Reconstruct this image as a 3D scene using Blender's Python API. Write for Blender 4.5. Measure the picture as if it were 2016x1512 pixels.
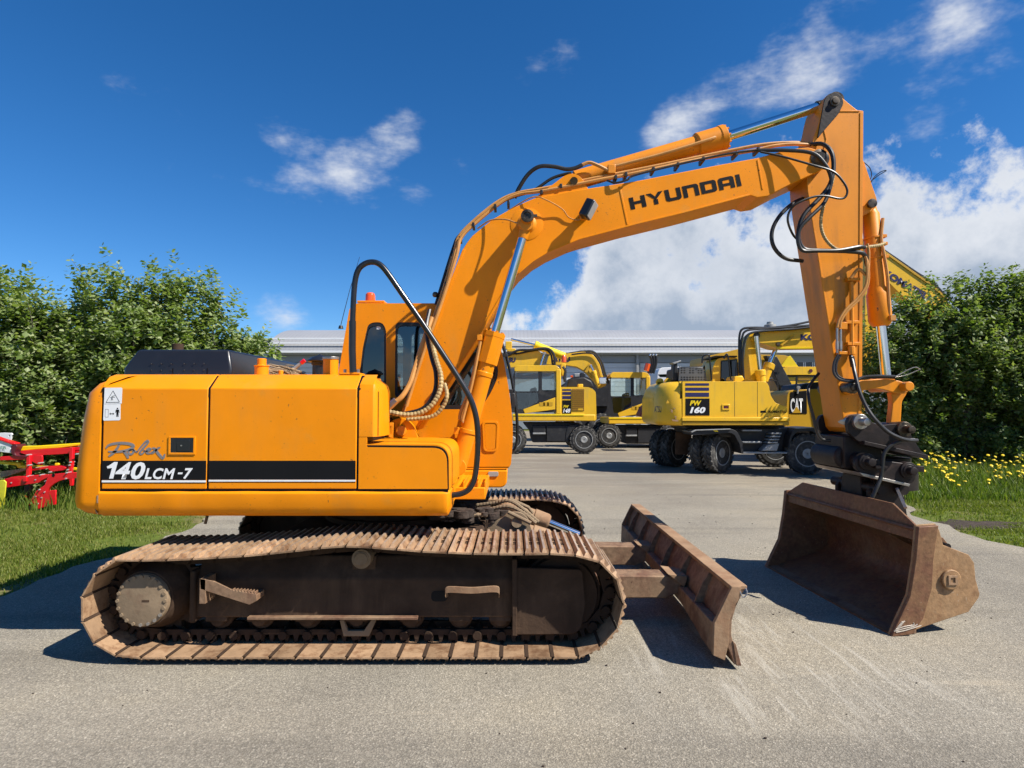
import bpy, bmesh, math, random
from mathutils import Vector, Matrix, Euler
R = math.radians
for o in list(bpy.data.objects): bpy.data.objects.remove(o)
sc = bpy.context.scene
C = sc.collection
# ------------------------------------------------------------------ camera, sky, sun, exposure
CAM_H, FPX, PITCH = 1.73, 1170.0, math.atan(44.0/1170.0)
cd = bpy.data.cameras.new('camera'); cam = bpy.data.objects.new('camera', cd); C.objects.link(cam)
cam.location = (0, 0, CAM_H); cam.rotation_euler = (R(90)+PITCH, 0, 0)
cd.sensor_width = 36.0; cd.lens = FPX/2016.0*36.0; cd.clip_start = 0.05; cd.clip_end = 3000
sc.camera = cam
SUNV = Vector((0.85, -0.40, 1.0)).normalized()            # towards the sun
SUN_EL = math.asin(SUNV.z); SUN_AZ = math.atan2(SUNV.x, SUNV.y)
sd = bpy.data.lights.new('sun', 'SUN'); sun = bpy.data.objects.new('sun', sd); C.objects.link(sun)
sd.energy = 5.0; sd.angle = R(0.53); sd.color = (1.0, 0.955, 0.88)
sun.rotation_euler = SUNV.to_track_quat('Z', 'Y').to_euler(); sun.location = (6, -4, 12)
world = bpy.data.worlds.new('World'); sc.world = world; world.use_nodes = True
world.cycles.sampling_method = 'MANUAL'; world.cycles.sample_map_resolution = 512
sc.view_settings.view_transform = 'Standard'; sc.view_settings.look = 'None'
sc.view_settings.exposure = 0.63; sc.view_settings.gamma = 1.0; sc.view_settings.use_curve_mapping = False
sc.render.resolution_x, sc.render.resolution_y = 1024, 768
sc.cycles.max_bounces = 4; sc.cycles.diffuse_bounces = 1; sc.cycles.use_adaptive_sampling = True; sc.cycles.adaptive_threshold = 0.02; sc.cycles.transparent_max_bounces = 12
CP, SP = math.cos(PITCH), math.sin(PITCH)
def ray(u, v):
    a, b = (u-1008.0)/FPX, (756.0-v)/FPX
    return Vector((a, CP-b*SP, SP+b*CP))
def W(u, v, Y):
    d = ray(u, v); t = Y/d.y
    return Vector((d.x*t, Y, CAM_H+d.z*t))
def G(u, v, z=0.0):                                     # the point of height z seen at a pixel
    d = ray(u, v); t = (z-CAM_H)/d.z
    return Vector((d.x*t, d.y*t, z))

def build_world():
    nt = world.node_tree; N = nt.nodes; L = nt.links; N.clear()
    def nd(t, **k):
        n = N.new(t)
        for a, b in k.items(): setattr(n, a, b)
        return n
    def put(n, i, v):
        if hasattr(v, 'is_output'): L.new(v, n.inputs[i])
        else: n.inputs[i].default_value = v
    def M(op, a, b=0.0, c=None, clamp=False):
        n = nd('ShaderNodeMath', operation=op, use_clamp=clamp); put(n, 0, a); put(n, 1, b)
        if c is not None: put(n, 2, c)
        return n.outputs[0]
    def sstep(x, lo, hi):
        n = nd('ShaderNodeMapRange', interpolation_type='SMOOTHSTEP'); put(n, 0, x); put(n, 1, lo); put(n, 2, hi)
        return n.outputs[0]
    out = nd('ShaderNodeOutputWorld'); tc = nd('ShaderNodeTexCoord'); D = tc.outputs['Generated']
    sky = nd('ShaderNodeTexSky', sky_type='NISHITA', sun_disc=False)
    sky.sun_elevation = SUN_EL; sky.sun_rotation = SUN_AZ
    sky.air_density = 1.0; sky.dust_density = 0.0; sky.ozone_density = 7.0; sky.altitude = 900
    hs = nd('ShaderNodeHueSaturation'); put(hs, 'Color', sky.outputs[0]); hs.inputs['Hue'].default_value = 0.502; hs.inputs['Saturation'].default_value = 1.22; hs.inputs['Value'].default_value = 1.20
    b1 = nd('ShaderNodeBackground'); put(b1, 0, hs.outputs[0]); b1.inputs[1].default_value = 0.074
    sp = nd('ShaderNodeSeparateXYZ'); put(sp, 0, D); x, y, z = sp.outputs
    def noise(vec, s, det, rough, dist=0.0, w=0.0):
        n = nd('ShaderNodeTexNoise', noise_dimensions='3D'); of = nd('ShaderNodeVectorMath', operation='ADD'); put(of, 0, vec); of.inputs[1].default_value = (w, w*1.7, w*.6); put(n, 'Vector', of.outputs[0])
        n.inputs['Scale'].default_value = s; n.inputs['Detail'].default_value = det
        n.inputs['Roughness'].default_value = rough; n.inputs['Distortion'].default_value = dist
        return n.outputs[0]
    n2 = noise(D, 6.0, 8, 0.62, 0.0, 4.1)
    n3 = noise(D, 2.7, 3, 0.5, 0.0, 7.7)
    mpw = nd('ShaderNodeMapping'); put(mpw, 0, D); mpw.inputs['Rotation'].default_value = (0, R(38), R(10)); mpw.inputs['Scale'].default_value = (5.0, 8.0, 14.0)
    n4 = noise(mpw.outputs[0], 1.0, 5, 0.66, 0.0, 2.2)
    el = M('ARCSINE', z); az = M('ARCTAN2', x, y)
    # wisps: single clouds in the open sky
    def dirv(u, v): return ray(u, v).normalized()
    blobs = [(1620,95,.060,.60),(1540,150,.045,.34),(1420,200,.04,.22),(1345,250,.050,.46),(1310,275,.035,.3),(1850,75,.035,.22),(1780,130,.04,.2),
             (1950,30,.04,.2),(1820,225,.035,.40),(1880,5,.03,.2),(725,310,.050,.46),(640,350,.045,.46),(560,305,.045,.36),(800,255,.035,.38),(830,390,.025,.42),(770,430,.03,.3),
             (905,340,.035,.34),(1120,100,.03,.34),(1035,125,.025,.30),(575,628,.035,.36),(520,626,.04,.3),(1965,140,.03,.2),(1350,150,.05,.16),(960,240,.05,.12)]
    acc = None
    for (u, v, r, w) in blobs:
        dv = nd('ShaderNodeVectorMath', operation='DISTANCE'); put(dv, 0, D); dv.inputs[1].default_value = dirv(u, v)
        m = nd('ShaderNodeMapRange', interpolation_type='SMOOTHSTEP'); put(m, 0, dv.outputs['Value'])
        m.inputs[1].default_value = r*2.1; m.inputs[2].default_value = 0.0; m.inputs[3].default_value = 0.0; m.inputs[4].default_value = w
        acc = m.outputs[0] if acc is None else M('ADD', acc, m.outputs[0])
    wis = M('ADD', M('MULTIPLY', n2, 0.55), M('ADD', M('MULTIPLY', n4, 0.60), M('MULTIPLY', acc, 0.46)))
    wisp = M('POWER', sstep(wis, 0.69, 1.0), 1.25)
    # the low bank of cumulus: its top follows the azimuth
    cr = nd('ShaderNodeValToRGB'); put(cr, 0, M('ADD', M('DIVIDE', az, 2*math.pi), 0.5))
    e = cr.color_ramp; e.interpolation = 'B_SPLINE'
    tops = [(-180,.12),(-110,.10),(-60,.0),(-14,.0),(-6,.06),(0,.22),(8,.30),(20,.35),(27,.315),(36,.365),(60,.36),(110,.30),(180,.12)]
    while len(e.elements) > 1: e.elements.remove(e.elements[-1])
    for i, (a, h) in enumerate(tops):
        p = a/360+.5
        el_ = e.elements[0] if i == 0 else e.elements.new(p)
        el_.position = p; el_.color = (h, h, h, 1)
    top = cr.outputs[0]
    puff = M('ADD', M('MULTIPLY', M('SUBTRACT', n2, 0.5), 0.55), M('MULTIPLY', M('SUBTRACT', n3, 0.5), 0.30))
    hgt = M('ADD', M('SUBTRACT', M('MULTIPLY', top, 0.98), el), puff)
    gate = sstep(top, 0.015, 0.12)
    bank = M('MULTIPLY', sstep(hgt, 0.0, 0.058), gate)
    dens = M('MAXIMUM', M('MULTIPLY', wisp, 0.93), M('MULTIPLY', bank, 0.97))
    # crowns of the bank are white, its bases blue grey
    shade = M('ADD', sstep(hgt, 0.03, 0.24), M('MULTIPLY', M('SUBTRACT', n3, 0.45), 2.2), clamp=True)
    shade = M('MULTIPLY', M('MULTIPLY', shade, bank), 0.9)
    mx = nd('ShaderNodeMix', data_type='RGBA'); put(mx, 0, shade)
    mx.inputs[6].default_value = (0.86, 0.89, 0.94, 1); mx.inputs[7].default_value = (0.33, 0.42, 0.56, 1)
    b2 = nd('ShaderNodeBackground'); put(b2, 0, mx.outputs[2]); b2.inputs[1].default_value = 0.62
    ms = nd('ShaderNodeMixShader'); put(ms, 0, dens); L.new(b1.outputs[0], ms.inputs[1]); L.new(b2.outputs[0], ms.inputs[2])
    L.new(ms.outputs[0], out.inputs[0])
build_world()

# ------------------------------------------------------------------ mesh helpers
class MB:
    def __init__(s): s.v = []; s.f = []
    def add(s, vs, fs):
        o = len(s.v); s.v += [tuple(p) for p in vs]; s.f += [tuple(i+o for i in f) for f in fs]; return s
    def box(s, x0, x1, y0, y1, z0, z1):
        return s.add([(x0,y0,z0),(x1,y0,z0),(x1,y1,z0),(x0,y1,z0),(x0,y0,z1),(x1,y0,z1),(x1,y1,z1),(x0,y1,z1)],
                     [(0,3,2,1),(4,5,6,7),(0,1,5,4),(1,2,6,5),(2,3,7,6),(3,0,4,7)])
    def hexa(s, a, b):                                     # two quads joined
        return s.add(list(a)+list(b), [(3,2,1,0),(4,5,6,7),(0,1,5,4),(1,2,6,5),(2,3,7,6),(3,0,4,7)])
    def obox(s, c, ax, ay, az):
        c, ax, ay, az = map(Vector, (c, ax, ay, az))
        q = lambda k: [c-ax-ay+az*k, c+ax-ay+az*k, c+ax+ay+az*k, c-ax+ay+az*k]
        return s.hexa(q(-1), q(1))
    def prism(s, loop, off):
        n = len(loop); off = Vector(off); a = [Vector(p) for p in loop]; b = [p+off for p in a]
        return s.add(a+b, [tuple(range(n-1, -1, -1)), tuple(range(n, 2*n))]+[(i, (i+1) % n, n+(i+1) % n, n+i) for i in range(n)])
    def loft(s, loops, caps=True, closed=True):
        n = len(loops[0]); vs = [p for l in loops for p in l]; fs = []
        for k in range(len(loops)-1):
            for i in range(n if closed else n-1):
                j = (i+1) % n; fs.append((k*n+i, k*n+j, (k+1)*n+j, (k+1)*n+i))
        if caps: fs += [tuple(range(n-1, -1, -1)), tuple(range((len(loops)-1)*n, len(loops)*n))]
        return s.add(vs, fs)
    def tube(s, path, r, n=8, caps=True):
        P = [Vector(p) for p in path]; m = len(P)
        rr = r if isinstance(r, (list, tuple)) else [r]*m
        t0 = (P[1]-P[0]).normalized()
        u = t0.cross(Vector((0,1,0)) if abs(t0.y) < .9 else Vector((1,0,0))).normalized()
        loops = []
        for i in range(m):
            t = (P[min(i+1,m-1)]-P[max(i-1,0)])
            t = t.normalized() if t.length > 1e-9 else t0
            u = (u-t*u.dot(t))
            u = u.normalized() if u.length > 1e-6 else t.orthogonal().normalized()
            w = t.cross(u)
            loops.append([P[i]+(u*math.cos(6.28318530718*k/n)+w*math.sin(6.28318530718*k/n))*rr[i] for k in range(n)])
        return s.loft(loops, caps)
    def cyl(s, a, b, r, r2=None, n=16): return s.tube([a, b], [r, r if r2 is None else r2], n)
    def lathe(s, o, axis, prof, n=20):                     # prof: (distance along axis, radius)
        o, ax = Vector(o), Vector(axis).normalized(); u = ax.orthogonal().normalized(); w = ax.cross(u)
        loops = [[o+ax*d+(u*math.cos(6.28318530718*k/n)+w*math.sin(6.28318530718*k/n))*max(r,1e-4) for k in range(n)] for d, r in prof]
        return s.loft(loops, True)
    def ball(s, c, r, n=10, sq=(1,1,1)):
        c = Vector(c); loops = []
        for i in range(1, n//2):
            a = math.pi*i/(n//2)
            loops.append([c+Vector((r*math.sin(a)*math.cos(6.28318530718*k/n)*sq[0], r*math.sin(a)*math.sin(6.28318530718*k/n)*sq[1], r*math.cos(a)*sq[2])) for k in range(n)])
        return s.loft(loops, True)
    def mesh(s, name, mats, smooth=35):
        me = bpy.data.meshes.new(name); me.from_pydata(s.v, [], s.f)
        bm = bmesh.new(); bm.from_mesh(me); bmesh.ops.recalc_face_normals(bm, faces=bm.faces); bm.to_mesh(me); bm.free()
        for m in (mats if isinstance(mats, (list, tuple)) else [mats]): me.materials.append(m)
        if smooth:
            me.polygons.foreach_set('use_smooth', [True]*len(me.polygons)); me.set_sharp_from_angle(angle=R(smooth))
        return me
    def build(s, name, mat, parent=None, bevel=0, smooth=35, seg=2):
        return link(name, s.mesh(name, mat, smooth), parent, bevel, seg)
def link(name, me, parent=None, bevel=0, seg=2):
    o = bpy.data.objects.new(name, me); C.objects.link(o)
    if parent: adopt(o, parent)
    if bevel:
        m = o.modifiers.new('bevel', 'BEVEL'); m.width = bevel; m.segments = seg; m.limit_method = 'ANGLE'; m.angle_limit = R(32)
        m.use_clamp_overlap = True; m.harden_normals = False
    return o
def world_of(o):
    m = o.matrix_basis.copy()
    return world_of(o.parent) @ o.matrix_parent_inverse @ m if o.parent else m
def adopt(o, p):
    o.parent = p; o.matrix_parent_inverse = world_of(p).inverted()
def tag(o, label=None, cat=None, group=None, kind=None):
    if label: o['label'] = label
    if cat: o['category'] = cat
    if group: o['group'] = group
    if kind: o['kind'] = kind
    return o
def thing(name, loc, label, cat, group=None):
    o = bpy.data.objects.new(name, None); C.objects.link(o); o.location = loc; o.empty_display_size = .3
    return tag(o, label, cat, group)
def inst(name, me, mtx, parent):
    o = bpy.data.objects.new(name, me); C.objects.link(o); o.matrix_basis = mtx; adopt(o, parent); return o
def spline(pts, n=8):                                      # Catmull-Rom through 3D points
    P = [Vector(p) for p in pts]; P = [P[0]*2-P[1]]+P+[P[-1]*2-P[-2]]; out = []
    for i in range(1, len(P)-2):
        for k in range(n):
            t = k/n; a, b, c, d = P[i-1:i+3]
            out.append(0.5*((2*b)+(c-a)*t+(2*a-5*b+4*c-d)*t*t+(3*b-a-3*c+d)*t**3))
    return out+[P[-2]]
def WP(pts, Y): return [W(u, v, Y) for u, v in pts]
def WY(pts): return [W(*p) for p in pts]                   # (u, v, depth)
def rnd_poly(pts, r, n=4):                                 # rounds the corners of a 2D polygon
    out = []; m = len(pts)
    for i in range(m):
        p = Vector(pts[i][:2]); a = Vector(pts[i-1][:2]); b = Vector(pts[(i+1) % m][:2])
        rr = pts[i][2] if len(pts[i]) > 2 else r
        da, db = (a-p), (b-p); q = min(rr, da.length*.48, db.length*.48)
        if q < 1e-6: out.append(tuple(p)); continue
        s, e = p+da.normalized()*q, p+db.normalized()*q
        for k in range(n+1):
            t = k/n; out.append(tuple(s*(1-t)**2+p*2*t*(1-t)+e*t*t))
    return out
def ring(c, r, n=20, a0=0, a1=2*math.pi):                  # circle in pixels
    return [(c[0]+r*math.cos(a0+(a1-a0)*k/n), c[1]+r*math.sin(a0+(a1-a0)*k/n)) for k in range(n)]
# ------------------------------------------------------------------ materials
def mat(name, col, rough=.5, metal=0.0, var=.0, vscale=3.0, col2=None, mix=(.45,.65), mscale=2.0, bump=0.0, bscale=40.0, coat=0.0, spec=.5, detail=4, stretch=(1,1,1), rvar=0.0, chip=None, dust=None, damt=.5, orand=0.0):
    m = bpy.data.materials.new(name); m.use_nodes = True; nt = m.node_tree; N, L = nt.nodes, nt.links
    b = N['Principled BSDF']; b.inputs['Roughness'].default_value = rough; b.inputs['Metallic'].default_value = metal
    b.inputs['Base Color'].default_value = (*col, 1); b.inputs['Coat Weight'].default_value = coat; b.inputs['Specular IOR Level'].default_value = spec
    if coat: b.inputs['Coat Roughness'].default_value = .12
    tc = N.new('ShaderNodeTexCoord'); mp = N.new('ShaderNodeMapping'); mp.inputs['Scale'].default_value = stretch
    L.new(tc.outputs['Object'], mp.inputs[0]); vec = mp.outputs[0]
    def noise(s, d=6, r=.6):
        n = N.new('ShaderNodeTexNoise'); L.new(vec, n.inputs['Vector']); n.inputs['Scale'].default_value = s
        n.inputs['Detail'].default_value = d; n.inputs['Roughness'].default_value = r; return n.outputs[0]
    cur = None
    if col2 is not None:
        r = N.new('ShaderNodeMapRange'); r.interpolation_type = 'SMOOTHSTEP'; L.new(noise(mscale, 5, .68), r.inputs[0]); r.inputs[1].default_value, r.inputs[2].default_value = mix
        x = N.new('ShaderNodeMix'); x.data_type = 'RGBA'; L.new(r.outputs[0], x.inputs[0]); x.inputs[6].default_value = (*col, 1); x.inputs[7].default_value = (*col2, 1)
        cur = x.outputs[2]
        if rvar:
            q = N.new('ShaderNodeMapRange'); L.new(r.outputs[0], q.inputs[0]); q.inputs[3].default_value = rough; q.inputs[4].default_value = min(1, rough+rvar); L.new(q.outputs[0], b.inputs['Roughness'])
    if var:
        r = N.new('ShaderNodeMapRange'); L.new(noise(vscale, detail), r.inputs[0]); r.inputs[1].default_value, r.inputs[2].default_value = .3, .7
        r.inputs[3].default_value, r.inputs[4].default_value = 1-var, 1+var
        x = N.new('ShaderNodeMix'); x.data_type = 'RGBA'; x.blend_type = 'MULTIPLY'; x.inputs[0].default_value = 1.0
        if cur: L.new(cur, x.inputs[6])
        else: x.inputs[6].default_value = (*col, 1)
        L.new(r.outputs[0], x.inputs[7]); cur = x.outputs[2]
    def over(f, colr):
        nonlocal cur
        x = N.new('ShaderNodeMix'); x.data_type = 'RGBA'; L.new(f, x.inputs[0])
        if cur: L.new(cur, x.inputs[6])
        else: x.inputs[6].default_value = (*col, 1)
        x.inputs[7].default_value = (*colr, 1); cur = x.outputs[2]
    def thr(n, lo, hi, top=1.0):
        r = N.new('ShaderNodeMapRange'); r.interpolation_type = 'SMOOTHSTEP'; L.new(n, r.inputs[0]); r.inputs[1].default_value, r.inputs[2].default_value = lo, hi; r.inputs[4].default_value = top; return r.outputs[0]
    def mul(a, c):
        q = N.new('ShaderNodeMath'); q.operation = 'MULTIPLY'; L.new(a, q.inputs[0]); L.new(c, q.inputs[1]); return q.outputs[0]
    if dust:
        sv = vec; mp2 = N.new('ShaderNodeMapping'); mp2.inputs['Scale'].default_value = (7,7,.9); L.new(tc.outputs['Object'], mp2.inputs[0]); vec = mp2.outputs[0]; f1 = noise(1.0, 4, .65); vec = sv
        over(mul(thr(f1, .42, .72, damt), thr(noise(1.4, 3), .38, .66)), dust)
    if chip:
        over(mul(thr(noise(34, 3, .6), .66, .70), thr(noise(2.6, 3), .50, .62)), chip)
        over(mul(thr(noise(150, 2, .5), .70, .74), thr(noise(3.3, 3), .42, .60)), tuple(c*.5 for c in chip))
    if orand:
        oi = N.new('ShaderNodeObjectInfo'); r = N.new('ShaderNodeMapRange'); L.new(oi.outputs['Random'], r.inputs[0]); r.inputs[3].default_value, r.inputs[4].default_value = 1-orand, 1+orand
        x = N.new('ShaderNodeMix'); x.data_type = 'RGBA'; x.blend_type = 'MULTIPLY'; x.inputs[0].default_value = 1.0; L.new(cur, x.inputs[6]); L.new(r.outputs[0], x.inputs[7]); cur = x.outputs[2]
        ad = N.new('ShaderNodeVectorMath'); ad.operation = 'ADD'; L.new(tc.outputs['Object'], ad.inputs[0])
        sc3 = N.new('ShaderNodeMath'); sc3.operation = 'MULTIPLY'; L.new(oi.outputs['Random'], sc3.inputs[0]); sc3.inputs[1].default_value = 37.0; L.new(sc3.outputs[0], ad.inputs[1]); L.new(ad.outputs[0], mp.inputs[0])
    if cur: L.new(cur, b.inputs['Base Color'])
    if bump:
        bp = N.new('ShaderNodeBump'); bp.inputs['Strength'].default_value = bump; bp.inputs['Distance'].default_value = .01
        L.new(noise(bscale, 3), bp.inputs['Height']); L.new(bp.outputs[0], b.inputs['Normal'])
    return m
ORANGE  = mat('orange_paint', (.85,.268,.003), .42, spec=.18, chip=(.22,.09,.03), dust=(.62,.25,.04), damt=.4, var=.06, vscale=2.2, col2=(.70,.27,.025), mix=(.55,.8), mscale=3.5, bump=.16, bscale=2.6, coat=.05, rvar=.2)
ORANGE_W = mat('worn_orange_paint', (.76,.250,.006), .45, spec=.3, chip=(.12,.06,.03), dust=(.40,.24,.11), damt=.5, var=.10, vscale=4, col2=(.30,.12,.03), mix=(.64,.78), mscale=5, bump=.08, bscale=14, coat=.1, rvar=.2)
ORANGE_D = mat('arm_paint', (.77,.258,.008), .45, spec=.3, chip=(.16,.07,.03), dust=(.36,.145,.03), damt=.85, var=.09, vscale=3, col2=(.42,.17,.035), mix=(.66,.85), mscale=4, bump=.08, bscale=14, coat=.1, rvar=.2, stretch=(1,1,.6))
BLACKP  = mat('black_plastic', (.013,.014,.017), .32, var=.15, vscale=5, coat=.15)
BLACKS  = mat('black_decal', (.008,.008,.009), .5, var=.1, spec=.15)
WHITES  = mat('white_decal', (.80,.80,.80), .45, var=.04, vscale=20)
GREYS   = mat('grey_decal', (.20,.19,.19), .4, var=.1)
RUBBER  = mat('black_rubber', (.012,.012,.013), .5, var=.25, vscale=15)
RAILB   = mat('black_rail_paint', (.012,.012,.014), .28, var=.2, vscale=12, coat=.2)
CHROME  = mat('chrome', (.78,.79,.80), .10, 1.0, var=.05, vscale=8)
STEEL   = mat('bare_steel', (.42,.39,.36), .38, .8, var=.2, vscale=10)
PIN     = mat('greasy_pin', (.10,.075,.05), .38, .5, var=.3, vscale=20, col2=(.02,.017,.014), mix=(.45,.6), mscale=14)
RUST    = mat('dusty_rust', (.31,.195,.112), .8, dust=(.36,.25,.15), damt=.6, var=.22, vscale=5, col2=(.27,.15,.082), mix=(.42,.68), mscale=6, bump=.35, bscale=30, spec=.25)
RUSTW   = mat('worn_track_steel', (.36,.228,.130), .6, .1, orand=.22, chip=(.16,.08,.045), var=.16, vscale=7, col2=(.20,.108,.056), mix=(.44,.68), mscale=9, bump=.3, bscale=45, spec=.35)
MUD     = mat('mud_caked_steel', (.058,.035,.022), .9, dust=(.125,.076,.045), damt=.75, var=.3, vscale=4, col2=(.095,.057,.035), mix=(.5,.75), mscale=3.2, bump=.5, bscale=22, spec=.2)
MUDL    = mat('dry_mud_cover', (.24,.175,.110), .9, var=.15, vscale=6, col2=(.20,.135,.085), mix=(.5,.7), mscale=5, bump=.25, bscale=30, spec=.2)
DIRT    = mat('wet_dirt', (.060,.045,.036), .95, var=.4, vscale=18, bump=1.0, bscale=45, spec=.2)
BLADE   = mat('blade_steel', (.25,.155,.092), .7, .1, var=.25, vscale=25, chip=(.10,.05,.03), dust=(.32,.22,.13), damt=.7, col2=(.15,.075,.045), mix=(.42,.66), mscale=3.6, bump=.3, bscale=26, spec=.3)
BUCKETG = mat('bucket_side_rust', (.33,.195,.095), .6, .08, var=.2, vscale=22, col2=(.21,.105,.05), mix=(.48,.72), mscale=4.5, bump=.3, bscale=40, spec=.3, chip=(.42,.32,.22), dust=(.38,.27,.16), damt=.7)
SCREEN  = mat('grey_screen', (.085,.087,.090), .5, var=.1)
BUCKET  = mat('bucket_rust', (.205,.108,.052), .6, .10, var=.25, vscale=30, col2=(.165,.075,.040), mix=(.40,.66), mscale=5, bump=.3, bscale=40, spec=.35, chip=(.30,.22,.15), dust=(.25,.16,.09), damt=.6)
WELD    = mat('weld_bead', (.62,.55,.46), .45, .5, var=.25, vscale=40)
COUPLER = mat('dark_coupler', (.022,.017,.016), .5, .05, spec=.22, var=.3, vscale=6, col2=(.045,.031,.026), mix=(.5,.7), mscale=7, bump=.2, bscale=30)
HOSEY   = mat('faded_hose_guard', (.40,.28,.115), .65, var=.35, vscale=14)
HOSEB   = mat('hydraulic_hose', (.016,.015,.014), .42, var=.3, vscale=25)
PIPE    = mat('painted_pipe', (.55,.25,.06), .45, var=.15, vscale=9)
BEACON  = mat('beacon_lens', (.78,.10,.012), .25, coat=.4)
YELLOW  = mat('yellow_paint', (.83,.475,.024), .40, spec=.3, chip=(.18,.09,.04), dust=(.50,.33,.08), damt=.5, var=.06, vscale=1.5, col2=(.55,.33,.04), mix=(.62,.85), mscale=2.2, coat=.2, bump=.04, bscale=6)
YELLOWD = mat('deep_yellow_paint', (.56,.31,.014), .45, var=.08, vscale=1.5, col2=(.42,.24,.03), mix=(.62,.82), mscale=2.0)
CHAR    = mat('charcoal_frame', (.022,.022,.024), .5, var=.25, vscale=4, col2=(.06,.057,.052), mix=(.52,.75), mscale=3, spec=.35)
TYRE    = mat('tyre_rubber', (.050,.048,.045), .85, var=.25, vscale=10, col2=(.13,.122,.11), mix=(.45,.7), mscale=5, bump=.3, bscale=20, spec=.2)
RIM     = mat('wheel_hub_grey', (.30,.30,.29), .5, var=.2, vscale=8)
NAVY    = mat('navy_decal', (.018,.016,.085), .45, var=.1)
REDP    = mat('red_paint', (.72,.008,.016), .32, var=.08, vscale=4, col2=(.5,.012,.015), mix=(.6,.8), mscale=4, coat=.3)
YELB    = mat('bright_yellow_paint', (.86,.60,.004), .38, var=.06, vscale=5, coat=.2)
YELG    = mat('yellow_sheet', (.60,.55,.03), .5, var=.25, vscale=6)
WHITEP  = mat('white_paint', (.78,.78,.78), .4, var=.04)
WALLG   = mat('wall_cladding', (.26,.285,.315), .55, var=.05, vscale=.8)
WALLW   = mat('white_wall', (.62,.64,.66), .6, var=.06, vscale=.7)
ROOFM   = mat('roof_metal', (.46,.455,.45), .42, .2, var=.10, vscale=.35, stretch=(3,.4,1))
GUTTER  = mat('white_gutter', (.72,.73,.74), .4)
DARKM   = mat('dark_fascia', (.05,.055,.065), .5, var=.1)
MAROON  = mat('maroon_paint', (.10,.012,.02), .45, var=.15)
BARK    = mat('grey_bark', (.115,.095,.078), .9, var=.35, vscale=9, bump=.6, bscale=30, spec=.2, stretch=(1,1,.3))
STRAW   = mat('dry_straw', (.34,.235,.135), .8, var=.4, vscale=25)
REDREF  = mat('pink_red_plastic', (.75,.10,.12), .4)
def glass(name, col, rough=.03, alpha_mix=.45):
    m = bpy.data.materials.new(name); m.use_nodes = True; nt = m.node_tree; N, L = nt.nodes, nt.links; N.clear()
    o = N.new('ShaderNodeOutputMaterial'); t = N.new('ShaderNodeBsdfTransparent'); t.inputs[0].default_value = (*col, 1)
    g = N.new('ShaderNodeBsdfGlossy'); g.inputs['Roughness'].default_value = rough; g.inputs[0].default_value = (.9,.95,1,1)
    fr = N.new('ShaderNodeFresnel'); fr.inputs[0].default_value = 1.5
    a = N.new('ShaderNodeMath'); a.operation = 'ADD'; a.inputs[1].default_value = alpha_mix; L.new(fr.outputs[0], a.inputs[0])
    mx = N.new('ShaderNodeMixShader'); L.new(a.outputs[0], mx.inputs[0]); L.new(t.outputs[0], mx.inputs[1]); L.new(g.outputs[0], mx.inputs[2]); L.new(mx.outputs[0], o.inputs[0])
    return m
GLASS = glass('cab_glass', (.42,.50,.49), .02, .05)
GLASSD = glass('dark_tinted_glass', (.10,.12,.12), .02, .05)
GLASSC = glass('clear_cab_glass', (.80,.88,.86), .02, .04)
INTER = mat('cab_interior', (.035,.037,.040), .7, var=.2)

def leafmat(name, c1, c2, c3):
    m = bpy.data.materials.new(name); m.use_nodes = True; nt = m.node_tree; N, L = nt.nodes, nt.links
    b = N['Principled BSDF']; b.inputs['Roughness'].default_value = .5; b.inputs['Specular IOR Level'].default_value = .3
    g = N.new('ShaderNodeNewGeometry'); cr = N.new('ShaderNodeValToRGB'); L.new(g.outputs['Random Per Island'], cr.inputs[0])
    e = cr.color_ramp.elements; e[0].color = (*c1, 1); e[1].color = (*c3, 1); k = e.new(.5); k.color = (*c2, 1)
    L.new(cr.outputs[0], b.inputs['Base Color'])
    tr = N.new('ShaderNodeBsdfTranslucent'); hs = N.new('ShaderNodeMix'); hs.data_type = 'RGBA'; hs.blend_type = 'MULTIPLY'; hs.inputs[0].default_value = 1
    L.new(cr.outputs[0], hs.inputs[6]); hs.inputs[7].default_value = (1.5,1.7,.55,1); L.new(hs.outputs[2], tr.inputs[0])
    mx = N.new('ShaderNodeMixShader'); mx.inputs[0].default_value = .36
    L.new(b.outputs[0], mx.inputs[1]); L.new(tr.outputs[0], mx.inputs[2]); L.new(mx.outputs[0], N['Material Output'].inputs[0])
    return m
LEAF  = leafmat('shrub_leaf', (.105,.160,.028), (.200,.260,.085), (.36,.39,.21))
LEAF2 = leafmat('shrub_leaf_darker', (.085,.135,.024), (.155,.210,.062), (.29,.32,.155))
GRASS = leafmat('grass_blade', (.110,.150,.018), (.165,.205,.032), (.27,.26,.08))
TALLG = leafmat('tall_grass_blade', (.075,.130,.014), (.125,.185,.024), (.23,.25,.06))
DANDY = mat('dandelion_yellow', (.85,.60,.010), .6)

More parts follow.
